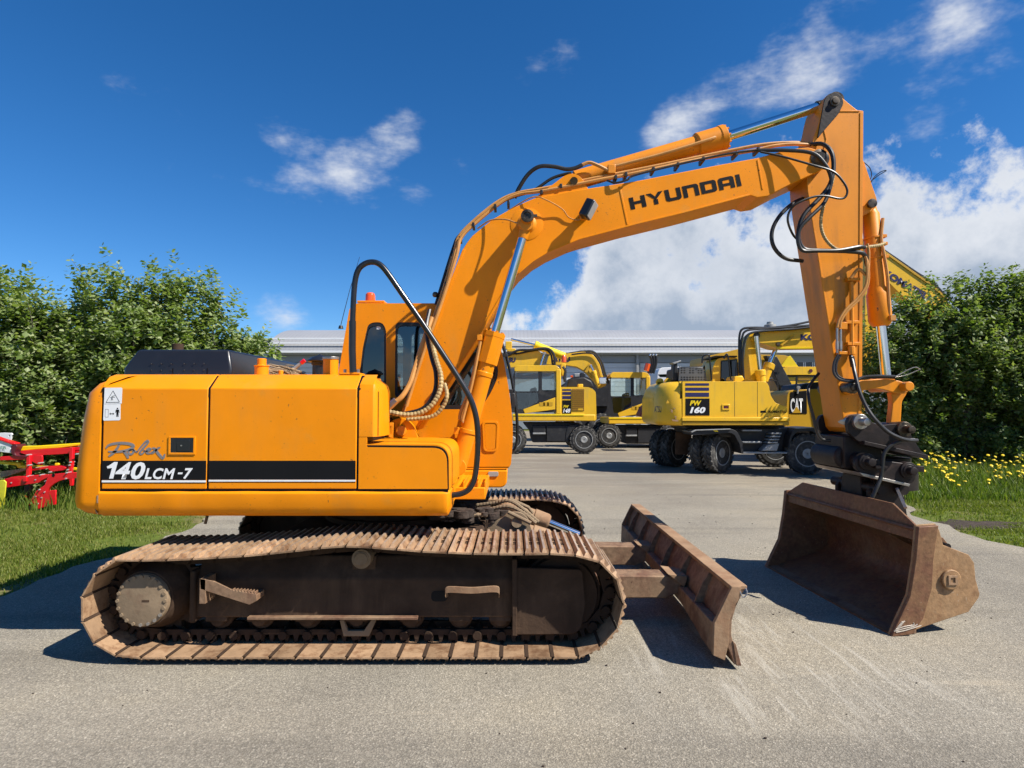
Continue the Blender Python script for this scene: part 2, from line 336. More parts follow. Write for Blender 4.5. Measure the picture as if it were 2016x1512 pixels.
def asphalt_mat():
    m = bpy.data.materials.new('asphalt_surface'); m.use_nodes = True; nt = m.node_tree; N, L = nt.nodes, nt.links
    b = N['Principled BSDF']; b.inputs['Roughness'].default_value = .86; b.inputs['Specular IOR Level'].default_value = .3
    tc = N.new('ShaderNodeTexCoord'); vec = tc.outputs['Object']
    def noise(s, d=6, r=.6, v=vec):
        n = N.new('ShaderNodeTexNoise'); L.new(v, n.inputs['Vector']); n.inputs['Scale'].default_value = s; n.inputs['Detail'].default_value = d; n.inputs['Roughness'].default_value = r; return n.outputs[0]
    def ramp(x, stops):
        c = N.new('ShaderNodeValToRGB'); L.new(x, c.inputs[0]); e = c.color_ramp.elements
        while len(e) > 1: e.remove(e[-1])
        for i, (p, col) in enumerate(stops):
            k = e[0] if i == 0 else e.new(p)
            k.position = p; k.color = (*col, 1)
        return c.outputs[0]
    def mixc(f, a, bb, mode='MIX'):
        x = N.new('ShaderNodeMix'); x.data_type = 'RGBA'; x.blend_type = mode
        if hasattr(f, 'is_output'): L.new(f, x.inputs[0])
        else: x.inputs[0].default_value = f
        for i, q in ((6, a), (7, bb)):
            if hasattr(q, 'is_output'): L.new(q, x.inputs[i])
            else: x.inputs[i].default_value = (*q, 1)
        return x.outputs[2]
    vo = N.new('ShaderNodeTexVoronoi'); L.new(vec, vo.inputs['Vector']); vo.inputs['Scale'].default_value = 110; vo.inputs['Randomness'].default_value = 1
    stone = ramp(vo.outputs['Color'], [(0,(.085,.081,.074)),(.35,(.185,.178,.162)),(.75,(.29,.28,.255)),(1,(.52,.505,.47))])
    gap = ramp(vo.outputs['Distance'], [(0,(1,1,1)),(.42,(1,1,1)),(.75,(.55,.55,.56))])
    c = mixc(1.0, stone, gap, 'MULTIPLY')
    c = mixc(.38, c, ramp(noise(230, 3), [(.3,(.14,.135,.122)),(.7,(.36,.35,.32))]))
    c = mixc(1.0, c, ramp(noise(.55, 8, .62), [(.3,(.84,.84,.85)),(.5,(1,1,1)),(.7,(1.12,1.10,1.05))]), 'MULTIPLY')
    mp = N.new('ShaderNodeMapping'); mp.inputs['Scale'].default_value = (.35, 1.6, 1); L.new(vec, mp.inputs[0])
    st = ramp(noise(2.0, 9, .7, mp.outputs[0]), [(.30,(.66,.66,.67)),(.42,(1,1,1)),(1,(1,1,1))])
    c = mixc(.5, c, st, 'MULTIPLY')
    sc_ = N.new('ShaderNodeMapping'); sc_.inputs['Rotation'].default_value = (0,0,R(28)); sc_.inputs['Scale'].default_value = (.25, 3.2, 1); L.new(vec, sc_.inputs[0])
    dust = N.new('ShaderNodeMapRange'); dust.interpolation_type = 'SMOOTHSTEP'; L.new(noise(1.3, 10, .72, sc_.outputs[0]), dust.inputs[0]); dust.inputs[1].default_value, dust.inputs[2].default_value = .58, .82
    c = mixc(dust.outputs[0], c, (.36,.33,.28))
    c = mixc(1.0, c, (1.30,1.19,1.01), 'MULTIPLY')
    # broad worn patches and tyre marks
    c = mixc(.75, c, ramp(noise(.23, 6, .58), [(.32,(.74,.73,.72)),(.48,(1,1,1)),(.62,(1.14,1.10,1.02))]), 'MULTIPLY')
    tm = N.new('ShaderNodeMapping'); tm.inputs['Rotation'].default_value = (0,0,R(-33)); tm.inputs['Scale'].default_value = (.07, .9, 1); L.new(vec, tm.inputs[0])
    c = mixc(.6, c, ramp(noise(1.7, 4, .5, tm.outputs[0]), [(.36,(.70,.70,.71)),(.47,(1,1,1)),(1,(1,1,1))]), 'MULTIPLY')
    # sandy scrapes in front of the blade
    dd = N.new('ShaderNodeVectorMath'); dd.operation = 'DISTANCE'; L.new(vec, dd.inputs[0]); dd.inputs[1].default_value = (1.75, 4.15, 0)
    mk = N.new('ShaderNodeMapRange'); mk.interpolation_type = 'SMOOTHSTEP'; L.new(dd.outputs['Value'], mk.inputs[0]); mk.inputs[1].default_value, mk.inputs[2].default_value, mk.inputs[3].default_value, mk.inputs[4].default_value = .4, 1.5, 1, 0
    sr = N.new('ShaderNodeMapping'); sr.inputs['Rotation'].default_value = (0,0,R(7)); sr.inputs['Scale'].default_value = (13, 1.2, 1); L.new(vec, sr.inputs[0])
    sk_ = N.new('ShaderNodeMapRange'); sk_.interpolation_type = 'SMOOTHSTEP'; L.new(noise(1.0, 5, .7, sr.outputs[0]), sk_.inputs[0]); sk_.inputs[1].default_value, sk_.inputs[2].default_value, sk_.inputs[4].default_value = .50, .66, .6
    mm = N.new('ShaderNodeMath'); mm.operation = 'MULTIPLY'; L.new(mk.outputs[0], mm.inputs[0]); L.new(sk_.outputs[0], mm.inputs[1])
    c = mixc(mm.outputs[0], c, (.46,.42,.345))
    sx = N.new('ShaderNodeSeparateXYZ'); L.new(vec, sx.inputs[0])
    dy = N.new('ShaderNodeMapRange'); dy.interpolation_type = 'SMOOTHSTEP'; L.new(sx.outputs[1], dy.inputs[0]); dy.inputs[1].default_value, dy.inputs[2].default_value, dy.inputs[4].default_value = 8.0, 17.0, .85
    dn = N.new('ShaderNodeMapRange'); dn.interpolation_type = 'SMOOTHSTEP'; L.new(noise(.8, 6, .66, mp.outputs[0]), dn.inputs[0]); dn.inputs[1].default_value, dn.inputs[2].default_value = .36, .58
    dm = N.new('ShaderNodeMath'); dm.operation = 'MULTIPLY'; L.new(dy.outputs[0], dm.inputs[0]); L.new(dn.outputs[0], dm.inputs[1])
    c = mixc(dm.outputs[0], c, (.205,.170,.128))
    ob = N.new('ShaderNodeMapRange'); ob.interpolation_type = 'SMOOTHSTEP'; L.new(noise(.9, 5, .55), ob.inputs[0]); ob.inputs[1].default_value, ob.inputs[2].default_value, ob.inputs[4].default_value = .66, .74, .55
    c = mixc(ob.outputs[0], c, (.075,.070,.064))
    L.new(c, b.inputs['Base Color'])
    bp = N.new('ShaderNodeBump'); bp.inputs['Strength'].default_value = .55; bp.inputs['Distance'].default_value = .006
    ad = N.new('ShaderNodeMath'); ad.operation = 'ADD'; L.new(noise(170, 4), ad.inputs[0]); L.new(vo.outputs['Distance'], ad.inputs[1])
    L.new(ad.outputs[0], bp.inputs['Height']); L.new(bp.outputs[0], b.inputs['Normal'])
    return m
ASPHALT = asphalt_mat()
GROUND = mat('turf_soil', (.095,.125,.022), .95, var=.35, vscale=14, col2=(.17,.145,.065), mix=(.46,.64), mscale=1.1, bump=.6, bscale=40, spec=.1)

# ------------------------------------------------------------------ ground, asphalt, grass
random.seed(4)
g = MB(); g.add([(-900,-300,-.03),(900,-300,-.03),(900,1500,-.03),(-900,1500,-.03)], [(0,1,2,3)])
tag(g.build('ground', GROUND, smooth=0), kind='structure')
def wob(y, s): return .10*math.sin(y*1.7+s)+.06*math.sin(y*4.3+s*2)+.04*math.sin(y*9.1+s)
left = [(-4.62+wob(y, 1)+(0 if y < 10 else -.0), y) for y in [i*.25-12 for i in range(0, 104)]]
left += [(-4.8, 14.2), (-6.5, 22), (-14, 32), (-70, 36)]
def redge(y): return max(6.28, .66*y)+wob(y, 4)
right = [(redge(y), y) for y in [i*.25-12 for i in range(0, 96)]] + [(8.7, 13), (10.6, 16), (13, 20), (22, 34), (70, 38)]
a = MB(); loop = [(x, y, 0) for x, y in right]+[(70,42,0),(-70,42,0)]+[(x, y, 0) for x, y in reversed(left)]
a.add(loop, [tuple(range(len(loop)))])
tag(a.build('asphalt', ASPHALT, smooth=0), kind='structure')
def blades(name, spots, mt, label, w=.006, cat='grass'):
    vs, fs = [], []
    for (x, y, h) in spots:
        a = random.uniform(0, 6.283); l = random.uniform(.1, .6)*h; dx, dy = math.cos(a)*w*random.uniform(.7, 1.6), math.sin(a)*w
        b = random.uniform(0, 6.283); bx, by = math.cos(b)*l, math.sin(b)*l
        i = len(vs)
        vs += [(x-dx,y-dy,-.03),(x+dx,y+dy,-.03),(x+dx*.7+bx*.35,y+dy*.7+by*.35,h*.6-.03),(x-dx*.7+bx*.35,y-dy*.7+by*.35,h*.6-.03),(x+bx,y+by,h-.03)]
        fs += [(i,i+1,i+2,i+3),(i+3,i+2,i+4)]
    me = bpy.data.meshes.new(name); me.from_pydata(vs, [], fs); me.materials.append(mt)
    return tag(link(name, me), label, cat, kind='stuff')
from mathutils import noise as mnoise
def patch(x, y, s=.9): return mnoise.noise(Vector((x*s, y*s, 3.1)))
sp = []
while len(sp) < 52000:
    y = 5.0+(random.random()**1.35)*8.2
    x = random.uniform(-11.5 if y > 9 else -4.62-y*.55, -4.62)
    e = -4.62+wob(y, 1)-x
    if e < .02 or x < -y*.92-.3: continue
    p = patch(x, y)
    if e < 1.1 and random.random() > .10+e*.8: continue
    if p > .12 and random.random() < .75: continue
    h = random.uniform(.016,.045)*(1+.5*min(1, e/2))*(1 if p > 0 else 1.35)
    if y > 10.2: h *= 2.0
    sp.append((x, y, h))
blades('lawn_grass', sp, GRASS, 'short green grass on the left verge beside the asphalt')
sp = []
while len(sp) < 42000:
    y = 5.4+random.random()**1.2*8.5; x = random.uniform(6.2, 6.2+y*.75)
    e = x-redge(y)
    if e < .02 or x > y*.95: continue
    if e < .9 and random.random() > .08+e*.9: continue
    if patch(x, y) > .15 and random.random() < .8: continue
    sp.append((x, y, random.uniform(.02,.055)*(1 if y < 10.3 else 1.8)))
blades('verge_grass', sp, GRASS, 'short green grass on the right verge behind the bucket')
sp = []
while len(sp) < 15000:
    y = random.uniform(10.9, 14.0); x = random.uniform(6.5, 13.4)
    if x > y*.95 or x < redge(y)+.12: continue
    sp.append((x, y, random.uniform(.20,.62)*(.35+.65*min(1, max(0,(y-10.9)*.7)))))
blades('tall_grass', sp, TALLG, 'tall grass among the dandelions under the right shrubs', .008)
sp = []
while len(sp) < 5000:
    y = random.uniform(9.9, 12.3); x = random.uniform(-11.5, -5.4)
    sp.append((x, y, random.uniform(.15,.38)))
blades('rough_grass', sp, TALLG, 'longer grass growing round the red plough', .008)
d = MB(); st = MB()
for k in range(620):
    y = random.uniform(11.3, 13.4); x = random.uniform(7.6, 12.8)
    if x < redge(y)+.2: continue
    if patch(x, y, .8) < -.05 and random.random() < .75: continue
    h = random.uniform(.34,.72)*(.6+.4*min(1,(y-11.2))); tx, ty = x+random.uniform(-.06,.06), y+random.uniform(-.06,.06)
    st.tube([(x,y,-.03),(tx,ty,h)], .004, 3)
    r = random.uniform(.022,.040)
    d.lathe((tx,ty,h-.006), (random.uniform(-.5,.5),random.uniform(-.9,.1),1), [(0,r*.3),(.010,r),(.020,r*.8),(.024,r*.2)], 7)
tag(d.build('dandelion_flowers', DANDY, smooth=0), 'yellow dandelion heads in the tall grass at right', 'flowers', kind='stuff')
tag(st.build('dandelion_stems', TALLG, smooth=0), 'thin green dandelion stems in the tall grass at right', 'flowers', kind='stuff')
# bare soil patch, twigs and crumbs on the ground
so = MB(); c0 = G(1925, 1035, -.03)
so.add([(c0.x+math.cos(k*.42)*(.75+.2*math.sin(k*2.1)), c0.y+math.sin(k*.42)*(.34+.1*math.cos(k*3.3)), -.016+.012*math.sin(k*1.7)) for k in range(15)]+[(c0.x, c0.y, .03)], [(k, (k+1) % 15, 15) for k in range(15)])
tag(so.build('bare_soil', DIRT, smooth=0), kind='structure')
cr = MB()
for k in range(260):
    x, y = random.uniform(-4.2, 6.0), random.uniform(2.6, 12)
    r = random.uniform(.003,.010); cr.ball((x, y, r*.5), r, 6, (1, random.uniform(.5,1.4), .6))
tag(cr.build('asphalt_crumbs', DIRT, smooth=0), 'small dark crumbs of dirt scattered over the asphalt', 'dirt', kind='stuff')
# ------------------------------------------------------------------ the tracked excavator: undercarriage and dozer blade
from mathutils.geometry import tessellate_polygon
def plate(mb, loops, off):                                 # a plate with holes; loops are coplanar 3D loops, first one the outline
    off = Vector(off); flat = [Vector(p) for l in loops for p in l]; n = len(flat)
    tris = tessellate_polygon([[Vector(p) for p in l] for l in loops])
    fs = [tuple(t) for t in tris]+[tuple(i+n for i in reversed(t)) for t in tris]; k = 0
    for l in loops:
        m = len(l); fs += [(k+i, k+(i+1) % m, n+k+(i+1) % m, n+k+i) for i in range(m)]; k += m
    return mb.add(flat+[p+off for p in flat], fs)
D0, SW, YC, YF = 4.03, 0.70, 5.53, 6.33
XC = W(691, 1200, D0).x
EX = thing('tracked_excavator', (XC, YC, 0), 'large orange crawler excavator with black stripe and wide rusty tracks in the foreground', 'excavator')
tr_px = [(235,1099),(289,1103),(340,1101),(390,1099),(439,1096),(489,1093),(539,1088),(586,1083),(636,1077),(687,1074),(738,1077),(787,1081),(836,1085),(886,1087),(934,1089),(985,1090),(1034,1090),
         (1085,1089),(1131,1092),(1160,1098),(1183,1106),(1208,1126),(1222,1150),(1230,1185),(1229,1210),(1217,1240),(1196,1268),(1166,1289),(1140,1296),(1100,1297.5),
         (800,1297.5),(500,1297.5),(252,1297.5),(215,1290),(190,1277),(167,1246),(156,1212),(157,1180),(170,1150),(190,1124),(212,1108)]
pp = [W(u, v, D0) for u, v in tr_px]; pp = [Vector((p.x, p.z)) for p in pp]
segs = []
for i in range(len(pp)): segs.append((pp[i], pp[(i+1) % len(pp)]))
LEN = sum((b-a).length for a, b in segs); NS = round(LEN/.1715); step = LEN/NS
def at(s):
    s %= LEN
    for a, b in segs:
        l = (b-a).length
        if s <= l: return a.lerp(b, s/l)
        s -= l
    return segs[-1][1]
# shoe: x along the track, y across, z outward
sh = MB(); h = step/2
sh.add([(-h+.005,0,-.011),(h-.016,0,-.011),(h-.006,0,.000),(h-.006,0,.008),(h-.022,0,0),(-h+.005,0,0),(-h+.005,SW,-.011),(h-.016,SW,-.011),(h-.006,SW,.000),(h-.006,SW,.008),(h-.022,SW,0),(-h+.005,SW,0)],
       [(0,1,2,3,4,5),(11,10,9,8,7,6),(0,6,7,1),(1,7,8,2),(2,8,9,3),(3,9,10,4),(4,10,11,5),(5,11,6,0)])
for gx in (-.064,-.008,.050):
    a = [(gx-.018,.012,-.001),(gx+.018,.012,-.001),(gx+.018,SW-.012,-.001),(gx-.018,SW-.012,-.001)]
    b = [(gx-.007,.040,.026),(gx+.007,.040,.026),(gx+.007,SW-.040,.026),(gx-.007,SW-.040,.026)]
    sh.hexa(a, b)
nb = len(sh.f); sh.box(h-.015, h+.009, .006, SW-.006, -.0155, -.0115)  # strip added across the gap to stop sun; coloured dark as the gap's shade
for gx in (-.036,.021):
    for y in (.27,.315,.385,.43):
        sh.box(gx-.010, gx+.010, y-.007, y+.007, -.002, .006)
WORN = mat('polished_grouser', (.47,.355,.26), .42, .35, var=.2, vscale=12, col2=(.33,.21,.13), mix=(.5,.7), mscale=9, orand=.15)
sh_me = sh.mesh('track_shoe', [RUSTW, MUD, WORN], 30)
for i, p in enumerate(sh_me.polygons): p.material_index = 1 if i >= nb else (2 if i in (9, 15, 21) else 0)
lk = MB()
for y in (SW/2-.095, SW/2+.065):
    lk.prism([(-h-.03,y,-.030),(-h-.02,y,-.085),(-h+.03,y,-.100),(h-.03,y,-.100),(h+.02,y,-.085),(h+.03,y,-.030),(.055,y,-.030),(.050,y,-.060),(.020,y,-.064),(.012,y,-.030),(-.012,y,-.030),(-.020,y,-.064),(-.050,y,-.060),(-.055,y,-.030)], (0,.03,0))
    lk.box(-.075, -.056, y+.002, y+.028, -.031, -.0105); lk.box(.056, .075, y+.002, y+.028, -.031, -.0105); lk.box(-.011, .011, y+.002, y+.028, -.031, -.0105)
lk.cyl((-h, SW/2-.125, -.065), (-h, SW/2+.125, -.065), .030, n=12)
lk_me = lk.mesh('chain_link', MUD, 40)

def frame(y0, side):                                       # side -1: near track, +1: far track; y0 = outer edge of the shoes
    s = -side                                              # inward direction
    Yo = lambda d: y0+s*d
    fr = MB()
    def X(u, d=.20): return W(u, 1200, D0+d).x
    def Z(v, d=.20): return W(700, v, D0+d).z
    secs = [(Yo(.20), Z(1216)), (Yo(.20), Z(1140)), (Yo(.30), Z(1100)), (Yo(.52), Z(1100)), (Yo(.52), Z(1216))]
    fr.loft([[(X(385), y, z) for y, z in secs], [(X(1012), y, z) for y, z in secs]])
    fr.box(X(376), X(388), min(Yo(.17),Yo(.5)), max(Yo(.17),Yo(.5)), Z(1224), Z(1122))
    o = fr.build('track_frame', MUD, EX, .012)
    lb = MB(); lb.box(X(486,.15), X(822,.15), *sorted((Yo(.15),Yo(.198))), Z(1216), Z(1210.5)); lb.build('frame_ledge', BLADE, o, .004)
    gd = MB(); q = rnd_poly([(X(1012),Z(1115)),(X(1146),Z(1119)),(X(1152),Z(1190)),(X(1143),Z(1235)),(X(1128),Z(1246)),(X(1012),Z(1247))], .03)
    gd.prism([(x, Yo(.17), z) for x, z in q], (0, s*.04, 0)); gd.box(X(1008), X(1018), *sorted((Yo(.155),Yo(.5))), Z(1248), Z(1098))
    gd.build('idler_guard', MUD, o, .006)
    # steps
    if side < 0:
        stp = MB(); stp.prism([(x, Yo(.06), z) for x, z in [(X(412),Z(1127)),(X(440),Z(1133)),(X(476),Z(1150)),(X(521),Z(1157)),(X(522),Z(1170)),(X(508),Z(1178)),(X(414),Z(1148))]], (0, s*.012, 0))
        stp.box(X(412), X(424), Yo(.06), Yo(.20), Z(1176), Z(1128)); stp.box(X(508), X(520), Yo(.072), Yo(.20), Z(1172), Z(1160))
        for k in range(8): u = 474+k*6; stp.box(X(u), X(u+2.5), Yo(.06), Yo(.11), Z(1153+k*.7), Z(1148+k*.7))
        stp.build('saw_step', BLADE, o, .003)
        hd = MB(); hp = spline([(X(882),Yo(.19),Z(1168)),(X(880),Yo(.09),Z(1160)),(X(886),Yo(.07),Z(1150)),(X(932),Yo(.065),Z(1151)),(X(978),Yo(.07),Z(1149)),(X(984),Yo(.09),Z(1160)),(X(981),Yo(.19),Z(1170))], 6)
        hd.loft([[(p.x, p.y, p.z-.022), (p.x, p.y, p.z+.022), (p.x, p.y+.010, p.z+.022), (p.x, p.y+.010, p.z-.022)] for p in hp]); hd.build('loop_step', RUST, o, .002)
        ho = MB(); ho.prism([(x, Yo(.197), z) for x, z in rnd_poly([(X(849),Z(1163)),(X(880),Z(1163)),(X(880),Z(1184)),(X(849),Z(1184))], .03)], (0, .01, 0)); ho.build('dark_hole_oval', BLACKS, o)  # proud black oval painted as the dark inside of the hole
    for u in (425, 507, 602, 700, 808, 905, 985):
        ro = MB(); c = (X(u), Yo(.22), Z(1221)); ro.lathe(c, (0,s,0), [(0,.030),(.004,.052),(.05,.056),(.055,.085),(.09,.088),(.095,.070),(.22,.070),(.225,.088),(.26,.085)], 18)
        ro.box(c[0]-.075, c[0]+.075, *sorted((Yo(.205),Yo(.24))), c[2]-.012, c[2]+.05); ro.build('track_roller', MUD, o, .004)
    cg = MB(); cg.prism([(x, Yo(.21), z) for x, z in [(X(668),Z(1222)),(X(676),Z(1222)),(X(684),Z(1243)),(X(716),Z(1243)),(X(730),Z(1222)),(X(740),Z(1222)),(X(726),Z(1254)),(X(676),Z(1254))]], (0, s*.03, 0)); cg.build('chain_guide', MUDL, o, .003)
    ca = MB(); ca.lathe((X(712), Yo(.16), Z(1099)), (0,s,0), [(0,.018),(.001,.045),(.008,.047),(.009,.055),(.014,.056),(.015,.068),(.10,.072),(.25,.072)], 24); ca.build('carrier_roller', MUDL, o, .003)
    cs = MB(); cs.box(X(690), X(736), *sorted((Yo(.24),Yo(.40))), Z(1130), Z(1098)); cs.build('carrier_bracket', MUD, o, .004)
    # final drive and sprocket
    sc_ = W(278, 1183, D0+.08); c = (sc_.x, Yo(.08), sc_.z)
    fd = MB(); fd.lathe(c, (0,s,0), [(0,.150),(.006,.176),(.04,.180),(.041,.14)], 36); fd.build('drive_cover', MUDL, o, .003)
    fd = MB(); fd.lathe(c, (0,s,0), [(.0415,.12),(.042,.193),(.11,.213),(.17,.24),(.34,.245)], 36); fo = fd.build('final_drive', MUD, o, .003)
    for k in range(20):
        a = 2*math.pi*k/20; b = MB(); p = (c[0]+.162*math.cos(a), Yo(.074), c[2]+.162*math.sin(a)); b.cyl(p, (p[0], Yo(.10), p[2]), .0125, n=6); b.build('bolt', STEEL if k in (15,16,17,18) else MUDL, o)
    nm = MB(); nm.box(c[0]+.005, c[0]+.055, *sorted((Yo(.0785),Yo(.083))), c[2]-.008, c[2]+.006); nm.build('name_plate', MUD, o)
    sk = MB(); pr = []
    for k in range(23):
        for a, r in ((-.11,.262),(-.035,.305),(.035,.305),(.11,.262)): t = 2*math.pi*k/23+a; pr.append((c[0]+r*math.cos(t), Yo(.32), c[2]+r*math.sin(t)))
    sk.prism(pr, (0, s*.05, 0)); sk.build('sprocket', MUD, o)
    ix, iz = W(1104, 1192, D0+.25).x, .385
    idl = MB(); idl.lathe((ix, Yo(.24), iz), (0,s,0), [(0,.10),(.012,.11),(.02,.20),(.025,.262),(.06,.272),(.065,.290),(.155,.290),(.16,.272),(.2,.262)], 40); idl.build('idler_wheel', MUD, o, .003)
    rng = random.Random(7)
    for k in range(NS):
        s0 = (k+.35)*step; a, b = at(s0-step*.5), at(s0+step*.5); t = (b-a).normalized(); mid = (a+b)/2
        nx = Vector((-t.y, t.x))                           # outward for a clockwise path
        M4 = Matrix(((t.x, 0, nx.x, mid.x), (0, 1, 0, y0 if side < 0 else y0-SW), (t.y, 0, nx.y, mid.y), (0,0,0,1)))
        M4 = M4 @ Matrix.Translation((rng.uniform(-.001,.001), rng.uniform(-.002,.002), 0))
        inst('track_shoe', sh_me, M4, o)
        inst('chain_link', lk_me, M4, o)
    return o
frame(D0, -1)
frame(7.03, 1)
# car body between the tracks, slew ring
cb = MB(); cb.box(XC-.75, XC+.85, 4.55, 6.51, .42, .74); cb.box(XC-1.2, XC+1.25, 4.45, 4.75, .40, .60); cb.box(XC-1.2, XC+1.25, 6.31, 6.61, .40, .60)
cb.build('car_body', MUD, EX, .02)
sl = MB(); sl.lathe((XC, YC, .72), (0,0,1), [(0,.62),(.06,.62),(.06,.56),(.16,.56),(.16,.63),(.215,.63)], 40); sl.build('slew_ring', MUD, EX)
random.seed(11)
pile = MB()
for k in range(150):
    u, v, Y = random.gauss(905, 26), random.gauss(1010, 9), random.uniform(4.85, 5.5)
    p = W(u, v, Y); pile.ball((p.x, p.y, min(p.z, .86)), random.uniform(.015,.075), 7, (1.2,1,.8))
tag(pile.build('mud_clods', DIRT, EX, smooth=60), kind='stuff')
# blade frame: lift bracket, cylinders and hoses between the tracks
br = MB()
for Y in (4.98, 5.16):
    br.prism(WP(rnd_poly([(955,1048),(965,1028),(990,1020),(1000,1008),(1025,1008),(1040,1020),(1048,1048)], 8), Y), (0,.03,0))
br.cyl(W(1017,1029,4.95), W(1017,1029,5.22), .045); br.build('lift_bracket', MUDL, EX, .004)
br = MB()
for Y in (5.72, 5.90): br.prism(WP(rnd_poly([(975,1010),(985,985),(1015,985),(1035,1000),(1042,1020)], 8), Y), (0,.03,0))
br.build('lift_bracket', MUDL, EX, .004)
def ram(a, m, b, r, rr, mt, name, parent, cap=True, n=20):
    a, m, b = Vector(a), Vector(m), Vector(b); d = (m-a).normalized()
    q = MB(); q.lathe(a, d, [(0,r*.8),(.01,r),((m-a).length-.16,r),((m-a).length-.155,r*1.16),((m-a).length-.02,r*1.16),((m-a).length,r*.95)], n)
    o = q.build(name, mt, parent, .003)
    k = MB(); k.cyl(m-d*.01, b, rr, n=n); k.build('rod', CHROME, o)
    return o
ram(W(1000,1034,5.07), W(1082,1060,5.07), W(1120,1076,5.07), .062, .028, RUST, 'blade_cylinder', EX)
ram(W(985,990,5.62), W(1081,1028,5.62), W(1140,1052,5.62), .062, .028, RUST, 'blade_cylinder', EX)
def ribbed(mb, path, r, pitch=.022, depth=.22, n=8):
    P = spline(path, 14); out, rr = [], []; acc = 0; L = [0]
    for i in range(1, len(P)): acc += (P[i]-P[i-1]).length; L.append(acc)
    m = max(4, int(acc/pitch)*4); j = 0
    for k in range(m+1):
        s = acc*k/m
        while j < len(L)-2 and L[j+1] < s: j += 1
        t = (s-L[j])/max(1e-6, L[j+1]-L[j]); out.append(P[j].lerp(P[j+1], t)); rr.append(r*(1-depth if k % 4 in (0,) else (1 if k % 4 == 2 else 1-depth*.4)))
    mb.tube(out, rr, n)
for pts in ([(925,1002,5.2),(960,1003,5.15),(1000,997,5.1),(1030,1010,5.1),(1055,1030,5.1)], [(938,995,5.5),(975,990,5.45),(1003,986,5.4),(1030,1002,5.4),(1060,1028,5.4)], [(880,1018,5.0),(905,1018,4.95),(930,1014,4.95),(960,1014,4.95)]):
    m = MB(); ribbed(m, WY(pts), .019, .03); m.build('guarded_hose', MUDL, EX)
for pts in ([(1000,1008,4.95),(1045,1030,4.95)], [(1003,982,5.45),(1040,999,5.45),(1049,1010,5.45)]):
    m = MB(); m.tube(WY(pts), .016, 8); m.build('steel_pipe', MUDL, EX)
# dozer blade
YB0, YB1 = 3.97, 7.25
frontp = [(1469,1156),(1460,1172),(1449,1195),(1441,1222),(1440,1250),(1445,1270),(1451,1282),(1456,1309)]
backp = [(1446,1309),(1436,1282),(1430,1268),(1426,1250),(1427,1222),(1436,1194),(1447,1170),(1452,1156)]
mb_ = MB(); mb_.prism(WP(frontp+backp, YB0), (0, YB1-YB0, 0)); bl = mb_.build('dozer_blade', BLADE, EX, .004)
m = MB(); sec_ = WP([(1405,1228),(1424,1228),(1432,1290),(1424,1298),(1403,1288)], YB0)
m.loft([[(p.x, y, p.z+(rz if k > 1 else 0)) for k, p in enumerate(sec_)] for y, rz in ((YB0+.012,0),(YB0+.22,.012),(YB0+.42,.05),(YB0+.75,.095),(YB1-.75,.095),(YB1-.42,.05),(YB1-.012,0))]); m.build('lower_box', BLADE, bl, .006, smooth=40)
m = MB(); m.prism(WP([(1438,1153),(1471,1153),(1471,1160),(1440,1163)], YB0-.005), (0, YB1-YB0+.01, 0)); m.build('top_flange', RUST, bl, .004)
m = MB(); m.prism(WP([(1443,1262),(1449,1268),(1460,1311),(1450,1311)], YB0-.006), (0, YB1-YB0+.012, 0)); m.build('cutting_edge', BLADE, bl, .003)
endp = [(1440,1154),(1458,1154),(1457,1170),(1444,1195),(1435,1220),(1434,1262),(1426,1299),(1403,1289),(1405,1226),(1424,1186)]
for y in (YB0-.012, YB1-.02):
    m = MB(); m.prism(WP(endp, YB0), (0,.032,0)); o = m.build('end_plate', RUST, bl, .003); o.location.y = y-YB0
m = MB(); m.tube(spline(WY([(1455,1160,3.965),(1463,1176,3.95),(1471,1168,3.95),(1468,1158,3.965)]), 5), .004, 6); m.build('wire_loop', STEEL, bl)
for k in range(6):
    y = YB0+.50*(k+1)-.06
    m = MB(); m.prism(WP([(1441,1162),(1450,1162),(1436,1194),(1427,1228),(1408,1228),(1424,1190)], YB0), (0,.016,0)); o = m.build('rib', BLADE, bl); o.location.y = y-YB0
for Y, v0, v1, u0, u1 in ((4.80,1132,1178,1175,1300), (5.95,1074,1113,1120,1252)):
    a, b = W(u0, v0, Y), W(u1, v1, Y); x1 = W(1405,1250,YB0).x+.05
    m = MB(); m.prism([(a.x-.3,Y,a.z),(x1-.02,Y,a.z-.01),(x1-.02,Y,b.z+.05),(x1-.16,Y,b.z),(a.x-.3,Y,b.z)], (0,.20,0)); o = m.build('push_arm', BLADE, EX, .01)
    m = MB(); m.prism([(x1-.14,Y-.03,a.z+.015),(x1+.02,Y-.03,a.z-.005),(x1-.01,Y-.03,a.z-.09)], (0,.26,0)); m.build('gusset', RUST, EX, .004)
# ------------------------------------------------------------------ the tracked excavator: house, hood, cab
HY = 4.28
def hx(u, Y=HY): return W(u, 900, Y).x
def hz(v, Y=HY): return W(900, v, Y).z
Z0, Z1, ZC, ZT = hz(1018), hz(966), hz(765), hz(737, HY+.13)
YFAR = 6.78
# revolving deck behind the skirt
m = MB(); m.box(hx(215), hx(880), HY+.28, YFAR-.02, Z0+.02, Z1-.01); m.build('deck', ORANGE, EX, .01)
